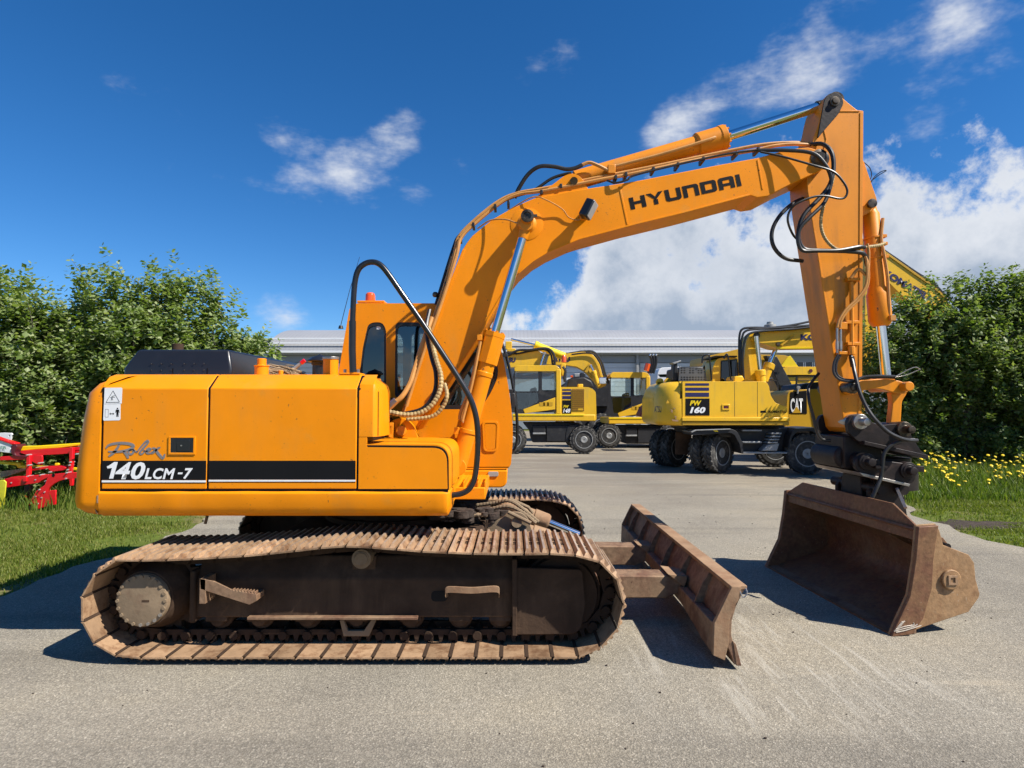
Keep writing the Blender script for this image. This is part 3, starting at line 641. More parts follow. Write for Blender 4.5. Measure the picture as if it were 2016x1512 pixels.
# inner body shows as dark seams between the panels
m = MB(); m.box(hx(196), hx(706), HY+.010, HY+1.2, Z1-.02, ZC-.05); m.build('inner_body', BLACKS, EX)
m = MB(); m.box(hx(706), hx(882), HY+.008, HY+.5, Z1-.01, Z1+.03); m.build('sill_seam', BLACKS, EX)  # black strip that shows as the dark seam above the sill
for u in (196, 404, 699):
    x0_, x1_ = hx(u), hx(u+9); m = MB(); m.prism([(x0_,HY+.004,ZC-.06),(x0_,HY+.006,ZC),(x0_,HY+.130,ZT-.010),(x0_,HY+.3,ZT-.010),(x0_,HY+.3,ZC-.06)], (x1_-x0_,0,0)); m.build('seam_backing', BLACKS, EX)
m = MB(); m.box(hx(205), hx(704), HY+.20, HY+.75, ZT-.06, ZT-.004); m.build('hood_top', ORANGE, EX, .01)
m = MB(); m.box(hx(205), -1.62, HY+.752, YFAR, ZT-.06, ZT-.004); m.build('hood_top', ORANGE, EX, .01)
m = MB(); m.box(hx(205), hx(500), HY+1.2, YFAR, Z1, ZT-.06); m.build('far_side_body', ORANGE, EX, .01)
# skirt rail: straight, rolled under at the bottom, dented
random.seed(3)
def skirt_sec(x, dent=0, end=0):
    y = HY-.006+dent
    return [(x,y+.30,Z1-.002),(x,y+.02,Z1-.002),(x,y,Z1-.02),(x,y+dent*.6,Z0+.075),(x,y+.02,Z0+.025),(x,y+.055,Z0),(x,y+.30,Z0)]
m = MB(); xs = [hx(196)+ (hx(872)-hx(196))*k/44 for k in range(45)]; L_ = []
for k, x in enumerate(xs):
    d = .006*math.exp(-((k-6)/2.2)**2)+.004*math.exp(-((k-12)/1.6)**2)-.003*math.exp(-((k-9)/1.5)**2)+.0015*math.sin(k*.9)
    L_.append(skirt_sec(x, d))
xe = hx(886)
L_.append([(x+.03, y+.01, z) for x, y, z in skirt_sec(hx(872))]); L_.append([(xe, y+.035 if i in (1,2,3,4,5) else y, z+(.05 if i in (4,5,6) else -.004 if i < 3 else .0)) for i, (x, y, z) in enumerate(skirt_sec(hx(872)))])
m.loft(L_); m.build('side_skirt', ORANGE, EX, .004, smooth=40)
# counterweight: rounded in plan, leaning in towards the top
def cw_loop(z, ins, lean):
    xr, xl = hx(196.5), -3.265+lean; y0, y1 = HY-.004+ins, YFAR-ins; pts = []
    def arc(cx, cy, rx, ry, a0, a1, n=9):
        for k in range(n+1): a = R(a0+(a1-a0)*k/n); pts.append((cx+rx*math.cos(a), cy+ry*math.sin(a), z))
    pts.append((xr, y0, z)); rx, ry = .20, .42
    c = xl+ins+rx
    pts.append((c+.015, y0, z)); arc(c, y0+ry, rx, ry, 268, 182)
    arc(c+.02, (y0+y1)/2, rx+.10, (y1-y0)/2-ry*.9, 215, 145, 8)
    arc(c, y1-ry, rx, ry, 178, 92); pts.append((xr, y1, z)); return pts
m = MB(); m.loft([cw_loop(Z0, .09, .0), cw_loop(Z0+.02, .045, .0), cw_loop(Z0+.06, .008, .0), cw_loop(Z0+.11, 0, .0), cw_loop(Z0+.35, 0, .01), cw_loop(hz(830), 0, .045), cw_loop(ZC-.03, .006, .075), cw_loop(ZC+.04, .035, .10), cw_loop(ZT-.02, .09, .14), cw_loop(ZT, .16, .16)])
m.build('counterweight', ORANGE, EX, 0, smooth=50)
m = MB(); m.box(hx(194), hx(196.5), HY-.0085, HY+.02, Z0+.10, Z0+.155); m.prism([(hx(172),HY+.075,Z0+.03),(hx(192),HY+.012,Z0+.02),(hx(186),HY-.001,Z0+.10)], (0,.01,0)); m.build('paint_chip', RUST, EX)
# hood doors with a chamfer along the top
def door(u0, u1, name):
    x0, x1 = hx(u0), hx(u1); sec = lambda x: [(x,HY+.03,Z1+.012),(x,HY,Z1+.012),(x,HY-.001,Z1+.25),(x,HY,ZC),(x,HY+.125,ZT-.006),(x,HY+.15,ZT),(x,HY+.40,ZT),(x,HY+.40,ZT-.02),(x,HY+.03,ZC-.03)]
    m = MB(); m.loft([sec(x0), sec(x0*.75+x1*.25), sec((x0+x1)/2), sec(x0*.25+x1*.75), sec(x1)]); return m.build(name, ORANGE, EX, .006, smooth=40)
d1 = door(201.5, 407, 'engine_door'); d2 = door(411, 701.5, 'side_door')
def decal(name, loops, mt, parent, t=.0015):
    m = MB()
    for l in loops: m.prism(l, (0, -t, 0))
    return m.build(name, mt, parent, smooth=0)
def HP(pts, e=.0012): return [W(u, v, HY-e) for u, v in pts]
def hrect(u0, v0, u1, v1, e=.0012): return [(hx(u0),HY-e,hz(v0)),(hx(u1),HY-e,hz(v0)),(hx(u1),HY-e,hz(v1)),(hx(u0),HY-e,hz(v1))]
decal('black_stripe', [hrect(202,907,406.5,945)], BLACKS, d1, .001); decal('white_line', [hrect(202,945.6,406.5,949.6)], WHITES, d1, .001); decal('thin_black_line', [hrect(202,950,406.5,951.4)], BLACKS, d1, .001)
decal('black_stripe', [hrect(412,907,700.5,944)], BLACKS, d2, .001); decal('white_line', [hrect(412,944.6,700.5,948)], WHITES, d2, .001); decal('thin_black_line', [hrect(412,948.4,700.5,949.6)], BLACKS, d2, .001)
# lettering from the built-in font, turned into thin solid letters
def text(name, s, origin, ux, uz, height, mt, parent, bold=.0, shear=0.0, width=None, depth=.0015, nrm=(0,-1,0), space=1.0):
    cu = bpy.data.curves.new(name, 'FONT'); cu.body = s; cu.size = 1.0; cu.offset = bold; cu.shear = shear; cu.space_character = space; cu.extrude = 0.0; cu.resolution_u = 3
    to = bpy.data.objects.new(name, cu); C.objects.link(to); bpy.context.view_layer.update()
    dg = bpy.context.evaluated_depsgraph_get(); me = bpy.data.meshes.new_from_object(to.evaluated_get(dg)); bpy.data.objects.remove(to); bpy.data.curves.remove(cu)
    xs = [v.co.x for v in me.vertices]; ys = [v.co.y for v in me.vertices]; x0, x1, y0, y1 = min(xs), max(xs), min(ys), max(ys)
    k = height/(y1-y0); kx = width/(x1-x0) if width else k; ux, uz, o, n = Vector(ux).normalized(), Vector(uz).normalized(), Vector(origin), Vector(nrm)
    for v in me.vertices: v.co = o+ux*((v.co.x-x0)*kx)+uz*((v.co.y-y0)*k)+n*depth
    me.materials.append(mt); ob = bpy.data.objects.new(name, me); C.objects.link(ob)
    if parent: adopt(ob, parent)
    return ob
def pz0(x, y): return (180+x/6.3, 740+y/6.3)
def htext(name, s, u0, v1, u1, v0, mt, parent, bold=0, shear=0, e=.0025):
    return text(name, s, (hx(u0), HY-e, hz(v1)), (1,0,0), (0,0,1), hz(v0)-hz(v1), mt, parent, bold, shear, hx(u1)-hx(u0), .0008, space=1.0+bold*2.6)
decal('model_number', [HP([pz0(*p) for p in [(192,1122),(218,1112),(282,1068),(328,1068),(270,1274),(220,1274),(256,1142),(200,1148)]], .0025)], WHITES, d1, .0008); htext('model_number', '40', 228, 944, 287.5, 909.5, WHITES, d1, .03, .26); htext('model_letters', 'LCM', 286, 943.5, 346, 921.5, WHITES, d1, .028, .25)
htext('model_dash', '-', 351, 933.5, 361, 930.0, WHITES, d1, .03, .2); htext('model_digit', '7', 362, 943, 381, 921.5, WHITES, d1, .03, .25)
def ribbon(name, strokes, mt, parent, Yp, widths, t=.002):
    m = MB()
    for st, w in zip(strokes, widths):
        P = spline([W(u, v, Yp) for u, v in st], 7); n = len(P); a, b = [], []
        for i, p in enumerate(P):
            tv = (P[min(i+1,n-1)]-P[max(i-1,0)]).normalized(); q = Vector((-tv.z, 0, tv.x))*w*(.35+.65*math.sin(math.pi*min(1,max(0,(i+1)/(n+1))))**.6); a.append(p+q); b.append(p-q)
        m.add(a+b, [(i, i+1, n+i+1, n+i) for i in range(n-1)]); 
        off = Vector((0,-t,0)); m.add([p+off for p in a+b], [(i, i+1, n+i+1, n+i) for i in range(n-1)])
        m.add(a+[p+off for p in a], [(i, i+1, n+i+1, n+i) for i in range(n-1)]); m.add(b+[p+off for p in b], [(i, i+1, n+i+1, n+i) for i in range(n-1)])
    return m.build(name, mt, parent, smooth=0)
zx = lambda pts: [(180+x/6.3, 740+y/6.3) for x, y in pts]
ribbon('script_lettering', [zx([(180,900),(215,862),(300,838),(420,836),(500,852),(520,878),(480,910),(400,932),(300,942),(210,938)]), zx([(350,845),(320,900),(275,955),(215,1000)]), zx([(395,935),(430,965),(450,1000),(456,1024)]),
    zx([(520,912),(475,925),(465,960),(495,972),(525,945),(522,915),(545,935),(575,940)]), zx([(560,955),(600,900),(660,830),(695,805),(705,822),(670,870),(620,925),(600,960),(625,970),(660,940),(650,915)]),
    zx([(655,930),(700,935),(735,915),(720,900),(690,920),(690,955),(725,962),(775,930)]), zx([(755,895),(790,905),(820,950),(860,1000),(890,1020),(912,970)]), zx([(855,885),(820,905),(780,945),(745,968)])], GREYS, d1, HY-.0015, [.0105,.010,.010,.0075,.0075,.0075,.010,.0075])
# latch
m = MB(); plate(m, [[(hx(u),HY-.001,hz(v)) for u, v in [(332,859),(385,859),(385,895),(332,895)]], [(hx(u),HY-.001,hz(v)) for u, v in [(336,862),(381,862),(381,891),(336,891)]]], (0,-.008,0)); lt = m.build('door_latch', ORANGE, d1, .002)
m = MB(); m.box(hx(336), hx(381), HY-.006, HY-.0012, hz(891), hz(862)); m.build('latch_cup', BLACKP, d1, .001)
m = MB(); m.box(hx(349), hx(375), HY-.010, HY-.0062, hz(888), hz(866)); m.build('latch_paddle', BLACKP, d1, .002)
m = MB(); m.cyl((hx(358),HY-.0105,hz(877)), (hx(358),HY-.013,hz(877)), .006, n=10); m.build('key_lock', STEEL, d1)
# warning sticker
def pz(x, y): return (180+x/6.3, 740+y/6.3)
decal('warning_sticker', [HP([pz(*p) for p in [(165,148),(372,145),(384,160),(376,340),(362,350),(360,540),(345,552),(155,556),(146,545)]])], WHITES, d1, .0008)
m = MB(); 
def outline(pts, w, e=.0028):
    for (a, b) in zip(pts, pts[1:]+pts[:1]):
        A, B = W(*a, HY-e), W(*b, HY-e); d = (B-A).normalized(); q = Vector((-d.z,0,d.x))*w; m.add([A-q,B-q,B+q,A+q], [(0,1,2,3)])
outline([pz(268,185),pz(348,326),pz(180,330)], .0016); outline([pz(172,415),pz(210,415),pz(208,512),pz(170,512)], .0008); outline([pz(160,349),pz(368,344)], .0006)
for a, b in (((230,268),(262,280)),((248,255),(254,298)),((262,250),(292,245)),((262,262),(290,268)),((240,298),(270,296)),((262,250),(256,290))): 
    A, B = W(*pz(*a), HY-.0028), W(*pz(*b), HY-.0028); d = (B-A).normalized(); q = Vector((-d.z,0,d.x))*.0014; m.add([A-q,B-q,B+q,A+q], [(0,1,2,3)])
def flat(pts, e=.0028): m.add([W(*pz(*p), HY-e) for p in pts], [tuple(range(len(pts)))])
flat([(312+11*math.cos(k*.628), 404+10*math.sin(k*.628)) for k in range(10)] if False else [(323+10*math.cos(k*.628), 404+9*math.sin(k*.628)) for k in range(10)])
flat([(304,418),(342,418),(348,458),(342,458),(336,430),(336,508),(326,508),(324,465),(320,508),(310,508),(310,430),(304,458),(297,458)])
flat([(222,470),(238,456),(238,466),(266,466),(266,456),(284,470),(266,484),(266,474),(238,474),(238,484)])
m.build('warning_print', BLACKS, d1, smooth=0)
# front corner column and fuel box
XA, XB, XF = hx(706), hx(733), hx(757, HY+.16)
def col_loop(z, ins):
    pts = [(XA, HY+.002+ins, z), (XB, HY+.002+ins, z)]
    for k in range(7): a = R(270+90*k/6); pts.append((XB+(XF-ins*.8-XB)*math.cos(a), HY+.002+ins+.20+.20*math.sin(a), z))
    return pts+[(XF-ins*.8, HY+.34, z), (XA, HY+.34, z)]
zb = hz(861)
m = MB(); m.loft([col_loop(zb+.004, 0), col_loop(ZC-.02, 0), col_loop(ZC+.03, .02), col_loop(ZT-.03, .10), col_loop(ZT-.002, .15)]); m.build('corner_panel', ORANGE, EX, .004, smooth=45)
m = MB()
for k in range(2):                                          # panel joint down the curved corner
    pass
jx = XB+(XF-XB)*math.cos(R(305)); jy = HY+.20+.20*math.sin(R(305))
m.box(jx-.001, jx+.002, jy-.003, jy+.01, zb+.01, ZC-.02); m.build('panel_joint', BLACKS, EX)
zt = hz(875); fx = hx(884)
def fb(y, e=0):                                            # side outline of the fuel box
    return [(p[0], y, p[1]) for p in rnd_poly([(XA,Z1+.004,.001),(fx-e,Z1+.004,.002),(fx-e,zt-e,.12),(XA,zt-e,.001)], .1, 8)]
m = MB(); m.prism(fb(HY+.016, .0), (0,.95,0)); o = m.build('fuel_box', ORANGE, EX, .004, smooth=40)
m = MB(); m.prism([(p[0],HY+.004,p[1]) for p in rnd_poly([(XA,Z1+.006,.001),(fx-.001,Z1+.006,.002),(fx-.006,zt-.012,.11),(hx(716),zt-.006,.01),(hx(716),zb,.001),(XA,zb,.001)], .1, 8)], (0,.011,0)); m.build('cover_seam', BLACKS, o)
m = MB(); m.prism([(p[0],HY,p[1]) for p in rnd_poly([(hx(706),Z1+.012,.001),(fx-.010,Z1+.012,.004),(fx-.018,zt-.026,.10),(hx(722),zt-.020,.01),(hx(722),zb,.005),(XA,zb,.004)], .1, 8)], (0,.012,0)); m.build('side_cover', ORANGE, o, .003, smooth=40)
for y0 in (HY+.05, HY+.20, HY+.35, HY+.50):
    m = MB(); m.prism(fb(y0, .008), (0,.03,0)); m.build('tread_rib', ORANGE, o, .002, smooth=40)
    m = MB(); m.box(hx(800), fx-.16, y0+.055, y0+.12, zt-.013, zt-.008); m.build('grip_strip', BLACKS, o)
for k, (z0, z1) in enumerate(((905,912),(918,923),(929,938))):
    m = MB(); m.box(fx-.013, fx-.0105, HY+.16, HY+.22, hz(z1), hz(z0)); m.build('vent_slot', BLACKS, o)
# front of the deck under the boom, cab base
m = MB(); m.box(hx(884,4.9), W(958,960,5.2).x, 4.95, 5.95, W(900,975,5.2).z, W(900,952,5.2).z); m.build('front_crossmember', ORANGE, EX, .008)
for k in range(4):
    x = W(912+k*14, 960, 5.0).x; m = MB(); m.prism([(x,4.96,W(900,976,5.0).z),(x,4.96,W(900,948,5.0).z),(x,5.5,W(900,948,5.0).z),(x,5.5,W(900,976,5.0).z)], (.012,0,0)); m.build('rib_plate', ORANGE, EX, .002)
# black plastic engine cover on the hood
xl, xr, y0, y1, zb0, zb1 = W(243,720,4.95).x, W(456,720,4.95).x, 4.95, 6.70, ZT-.01, W(400,688,5.0).z
m = MB(); ins = .075
m.loft([[(xl,y0,zb0),(xr,y0,zb0),(xr,y1,zb0),(xl,y1,zb0)], [(xl,y0,zb0+.09),(xr,y0,zb0+.09),(xr,y1,zb0+.09),(xl,y1,zb0+.09)], [(xl+.085,y0+.05,zb1),(xr-.05,y0+.05,zb1),(xr-.05,y1-.05,zb1),(xl+.085,y1-.05,zb1)]])
bc = m.build('engine_cover', BLACKP, EX, .022, seg=3)
for k in range(6):
    u = 298+k*19.5+(6 if k > 2 else 0)
    m = MB(); m.ball((W(u,716,4.95).x, y0-.002, W(u,716,4.95).z), .006, 8); m.ball((W(u,729,4.95).x, y0-.002, W(u,729,4.95).z), .006, 8); m.build('cover_bolt', CHAR, bc)
for u in (341, 409): m = MB(); m.box(W(u,700,4.95).x-.003, W(u,700,4.95).x+.003, y0-.004, y0+.01, zb0+.02, zb0+.09); m.build('cover_seam', BLACKS, bc)
def stub(name, u, v0, v1, r, mt, Y=4.75, parent=EX, prof=None):
    p = W(u, v1, Y); h = W(u, v0, Y).z-p.z; m = MB(); m.lathe((p.x, Y, ZT-.012), (0,0,1), [(d*(h+p.z-ZT+.012), r*q) for d, q in (prof or [(0,1),(1,1)])], 20); return m.build(name, mt, parent, .003)
stub('exhaust_stub', 349, 677, 730, .05, MUD, 5.6)
stub('filler_neck', 515, 706, 736, .053, ORANGE, 4.70, prof=[(0,2.2),(.12,2.2),(.14,1),(.58,1),(.6,1.12),(.64,1.12),(.66,.66),(.98,.66),(1,.6)])
stub('hood_knob', 553, 729, 736, .018, ORANGE, 4.66)
a = stub('pre_cleaner', 630, 697, 737, .072, BLACKP, 4.90, prof=[(0,.85),(.55,.85),(.56,.95),(.66,1.0),(.68,1.35),(.74,1.4),(.86,1.0),(.95,.25),(1,.12)])
a = stub('coolant_tank', 651, 705, 737, .058, ORANGE, 4.60); stub('tank_cap', 651, 702.5, 707.5, .064, STEEL, 4.60, prof=[(.86,1),(1,1),(1.001,.85)])
m = MB(); m.box(hx(674,4.5), hx(713,4.5), 4.40, 4.56, ZT-.002, ZT+.012); m.build('rail_foot', ORANGE, EX, .003)
for u in (679, 705): m = MB(); m.cyl(W(u,735,4.44), W(u,735,4.44)+Vector((0,0,.03)), .012, n=6); m.build('bolt', STEEL, EX)
# handrail
rp = [(695,733),(693.5,690),(694,640),(696.5,580),(700,548),(707,529),(720,518.5),(735,516),(748,521),(762,536),(790,576),(830,634),(870,694),(905,748),(925,783),(936,815),(940.5,850),(940,890),(937,925),(932,948),(922,964),(907,972),(888,975)]
m = MB(); m.tube(spline(WP(rp, 4.42), 5), .0215, 12); hr = m.build('handrail', RAILB, EX)
m = MB(); m.tube(WP([(695,733),(693.5,690),(694,632)], 4.42), .0265, 12); m.build('rail_sleeve', RAILB, hr)
# ------------------------------------------------ cab
YN, YX = 5.86, 6.82
cab_out = rnd_poly([(660,925),(666,735),(688,606,16),(700,597,10),(925,597,14),(962,636,20),(988,690,20),(1003,770,40),(1011,850,40),(1006,916,12),(998,924,6)], 10, 5)
w1 = rnd_poly([(709,762),(709,726),(714,685),(724,640,14),(734,634.5,8),(752,634.5,10),(760,648,10),(760,762)], 4, 4)
w2 = rnd_poly([(777.5,783),(778.5,634.5,10),(850,634.5),(850,783)], 8, 4)
w3 = rnd_poly([(866,806),(866,636),(925,636,14),(955,662,16),(977,702,16),(982,738,16),(966,775,20),(944,806,10)], 8, 4)
m = MB(); plate(m, [WP(cab_out, YN), WP(w1, YN), WP(w2, YN), WP(w3, YN)], (0,.05,0)); cab = m.build('cab', ORANGE, EX, .006, smooth=40)
S = Vector((0, YX-YN-.05, 0))
m = MB(); fo = [p+S for p in WP(cab_out, YN)]
def inside(l, k):
    c = sum((Vector(p) for p in l), Vector((0,0)))/len(l) if False else Vector((sum(p[0] for p in l)/len(l), sum(p[1] for p in l)/len(l)))
    return [(c.x+(p[0]-c.x)*k, c.y+(p[1]-c.y)*k) for p in l]
plate(m, [fo, [p+S for p in WP(w1, YN)], [p+S for p in WP(w2, YN)], [p+S for p in WP(w3, YN)]], (0,.05,0)); m.build('far_wall', ORANGE, cab, .006)
# roof, rear and front sheets follow the outline between the two side walls
P = WP(cab_out, YN); n = len(P)
def band(i0, i1, name, mt, t=.03, y0=YN+.052, y1=YX-.052):
    m = MB(); idx = list(range(i0, i1+1)); cz = Vector((W(830,760,YN).x, 0, W(830,760,YN).z)); a, b = [], []
    for i in idx:
        p = P[i]; d = (Vector((p.x,0,p.z))-cz).normalized()*t; a.append(Vector((p.x,0,p.z))); b.append(Vector((p.x,0,p.z))-d)
    lp = a+b[::-1]; m.prism([(p.x, y0, p.z) for p in lp], (0, y1-y0, 0)); return m.build(name, mt, cab, smooth=40)
top_i = [i for i, p in enumerate(cab_out) if p[1] < 612]; i0, i1 = min(top_i), max(top_i)
band(i0, i1, 'roof', ORANGE); rear = [i for i, p in enumerate(cab_out) if p[0] < 690]; band(1, i0, 'rear_wall', ORANGE)
fr_i = [i for i, p in enumerate(cab_out) if p[0] > 930 and 612 <= p[1] <= 800]; band(i1, max(fr_i), 'windscreen', GLASS, .008); band(max(fr_i), n-4, 'front_panel', ORANGE)
m = MB(); m.box(W(662,900,YN).x, W(1000,900,YN).x, YN+.06, YX-.06, W(700,920,YN).z, W(700,905,YN).z); m.build('cab_floor', INTER, cab)
for l, nm, gm in ((w1,'quarter_window',GLASSD), (w2,'side_window',GLASS), (w3,'front_side_window',GLASS)):
    m = MB(); q = inside(l, .995); m.prism(WP(q, YN+.02), (0,.006,0)); m.build(nm, gm, cab, smooth=0)
    m = MB(); plate(m, [WP(inside(l, 1.0), YN+.004), WP(inside(l, .90 if l is not w1 else .86), YN+.004)], (0,.014,0)); m.build('window_seal', RUBBER, cab)
m = MB(); q = [p+Vector((0,.004,0)) for p in WP(inside(w3,.99), YN)]; m.prism([Vector((p.x, YX-.03, p.z)) for p in q], (0,.006,0)); m.build('door_glass', GLASS, cab, smooth=0)
m = MB(); m.box(W(812,700,6.2).x, W(822,700,6.2).x, 6.3, 6.34, W(800,860,6.2).z, W(800,610,6.2).z); m.build('cab_pillar', INTER, cab)
st = MB(); a = W(790, 860, 6.3); st.box(a.x-.05, a.x+.42, 6.1, 6.55, a.z, a.z+.14); st.hexa([(a.x-.08,6.1,a.z+.12),(a.x+.08,6.1,a.z+.12),(a.x+.08,6.55,a.z+.12),(a.x-.08,6.55,a.z+.12)], [(a.x-.22,6.12,a.z+.75),(a.x-.12,6.12,a.z+.75),(a.x-.12,6.53,a.z+.75),(a.x-.22,6.53,a.z+.75)]); st.build('seat', INTER, cab, .03)
st = MB(); st.box(a.x+.05, a.x+.45, 5.95, 6.07, a.z-.05, a.z+.20); st.cyl((a.x+.42,6.0,a.z+.18),(a.x+.46,6.0,a.z+.42),.018); st.build('console', INTER, cab, .02)
m = MB(); plate(m, [WP(rnd_poly([(949,829),(982,829),(979,889),(952,889)], 8), YN), WP(rnd_poly([(953,833),(978,833),(976,885),(955,885)], 6), YN)], (0,-.012,0)); m.build('raised_panel', ORANGE, cab, .005)
m = MB(); m.prism(WP(rnd_poly([(953,833),(978,833),(976,885),(955,885)], 6), YN), (0,-.008,0)); m.build('panel_face', ORANGE, cab, .004)
m = MB(); m.prism(WP(rnd_poly([(900,926),(999,926),(998,952,10),(990,960,8),(900,960)], 3), YN-.012), (0,.9,0)); cbx = m.build('cab_base', ORANGE, EX, .012)
m = MB(); m.prism(WP(rnd_poly([(961,928.5),(981,928.5),(981,938),(961,938)], 3), YN-.014), (0,-.012,0)); m.build('side_lamp', RIM, cab, .003)
m = MB(); p = W(729, 597, 6.3); m.lathe((p.x,6.3,p.z-.005), (0,0,1), [(0,.062),(.02,.062),(.022,.053),(.095,.050),(.115,.036),(.12,.01)], 20); m.build('beacon', BEACON, cab, .003)
m = MB(); p = W(729, 597, 6.3); m.box(W(708,597,6.3).x, W(760,597,6.3).x, 6.2, 6.4, p.z-.01, p.z+.012); m.build('beacon_plate', ORANGE, cab, .003)
m = MB(); m.cyl(W(671,641,YN-.03), W(671,641,YN-.03)+Vector((0,0,-.03)), .018, .026, 10); m.tube(WP([(671,640),(688,573),(708,506)], YN-.03), [.0035,.003,.002], 5); m.build('antenna', RUBBER, cab)
m = MB(); m.box(W(745,645,YN).x-.02, W(745,645,YN).x+.02, YN+.012, YN+.018, W(745,648,YN).z, W(745,642,YN).z); m.build('window_sticker', WHITES, cab)

m = MB(); m.cyl(W(408,1016,4.6), W(404,1031,4.6), .012, n=8); m.build('drain_pipe', RUST, EX)
m = MB(); m.tube(spline(WP([(982,664),(993,690),(1004,730),(1013,780),(1018,830),(1017,872),(1010,888)], 6.95), 5), .018, 8); m.build('door_grab_rail', RAILB, cab)
for v in (700, 770, 800): m = MB(); m.box(W(996+(v-700)*.15,v,6.93).x-.03, W(996+(v-700)*.15,v,6.93).x+.02, 6.90, 6.96, W(1000,v,6.93).z-.02, W(1000,v,6.93).z+.02); m.build('rail_bracket', CHAR, cab, .004)
m = MB(); m.prism(WP([(1004,772),(1014,774),(1016,800),(1006,798)], 6.9), (0,.05,0)); m.build('mirror_arm_base', CHAR, cab, .01)
# ------------------------------------------------------------------ the tracked excavator: boom, arm, coupler, bucket
BN, BFAR = 5.33, 5.73
boom_out = [(788,842),(786,826),(792,804),(817,738),(841,682),(862,623),(878,577),(899,521),(909,494),(919,478),(930,464),(953,445),(971,431),(999,415),(1027,401),(1050,391),(1118,377),(1197,365),(1260,355),(1408,326),(1491,311),(1527,301),(1557,293),
            (1592,290),(1616,297),(1628,309),(1629,322),(1620,333),(1605,341),(1554,364),(1512,386),(1491,389),(1476,384),(1348,418),(1257,440),(1235,445),(1140,471),(1122,477),(1078,497),(1050,514),(1022,538),(1003,562),(985,592),(956,642),(924,690),(873,767),(835,826),(822,846),(804,852)]
m = MB(); m.prism(WP(boom_out, BN), (0, BFAR-BN, 0)); boom = m.build('boom', ORANGE, EX, .006, smooth=25)
# welded flanges along both edges, inner bulkhead seams
def strip(pts, w, t, name, mt, parent, Yp, flip=1):
    P = [W(u, v, Yp) for u, v in pts]; n = len(P); a, b = [], []
    for i, p in enumerate(P):
        tv = (P[min(i+1,n-1)]-P[max(i-1,0)]).normalized(); q = Vector((-tv.z,0,tv.x))*w*flip; a.append(p); b.append(p+q)
    mm = MB(); mm.prism(a+b[::-1], (0,-t,0)); return mm.build(name, mt, parent, .002, smooth=40)
strip([(1003,562),(985,592),(956,642),(924,690),(873,767),(835,826)], .020, .010, 'lower_flange', ORANGE, boom, BN, -1)
strip([(1476,385),(1348,419),(1257,441),(1140,472),(1078,498),(1050,515),(1022,539)], .014, .008, 'lower_flange', ORANGE, boom, BN, -1)
strip([(817,738),(841,682),(862,623),(878,577),(899,521),(912,490)], .022, .010, 'upper_flange', ORANGE, boom, BN, -1)
strip([(1218,367),(1234,443)], .016, .005, 'weld_seam', ORANGE, boom, BN); strip([(1490,315),(1500,373)], .014, .005, 'weld_seam', ORANGE, boom, BN)
# rest of the boom foot and its mounting
for Y in (5.22, 5.745):
    m = MB(); plate(m, [WP(rnd_poly([(757,905),(757,840),(775,826),(795,822,20),(812,835,14),(824,864),(830,905)], 8), Y), WP(ring((790,848), 7, 14), Y)], (0,.08,0)); m.build('boom_mount', ORANGE, EX, .006)
m = MB(); m.cyl(W(790,848,5.17), W(790,848,5.85), .045, n=20); m.build('boom_foot_pin', ORANGE_W, EX, .004)
m = MB(); m.box(W(765,840,5.19).x, W(775,840,5.19).x, 5.17, 5.22, W(765,862,5.19).z, W(765,832,5.19).z); m.build('pin_keeper', ORANGE_W, EX, .003)
for v in (836, 858): m = MB(); m.cyl(W(769,v,5.16), W(769,v,5.18), .014, n=6); m.build('bolt', ORANGE_W, EX)
# pin boss in the middle of the boom
pc = (1037, 441)
m = MB(); c = W(*pc, BN); m.lathe((c.x, BN+.002, c.z), (0,-1,0), [(0,.150),(.006,.147),(.008,.132),(.0085,.13)], 36); m.build('boss_ring', ORANGE, boom)
m = MB(); m.lathe((c.x, BN+.002, c.z), (0,-1,0), [(0,.10),(.03,.062),(.14,.058),(.22,.058),(.225,.05)], 28); m.build('boss', ORANGE_W, boom)
m = MB(); m.lathe((c.x, BN-.22, c.z), (0,-1,0), [(0,.056),(.02,.056),(.022,.046),(.023,.034),(.012,.03),(.012,.001)], 24); m.box(c.x+.03, c.x+.085, BN-.238, BN-.22, c.z-.012, c.z+.012); m.build('boom_pin', PIN, boom)
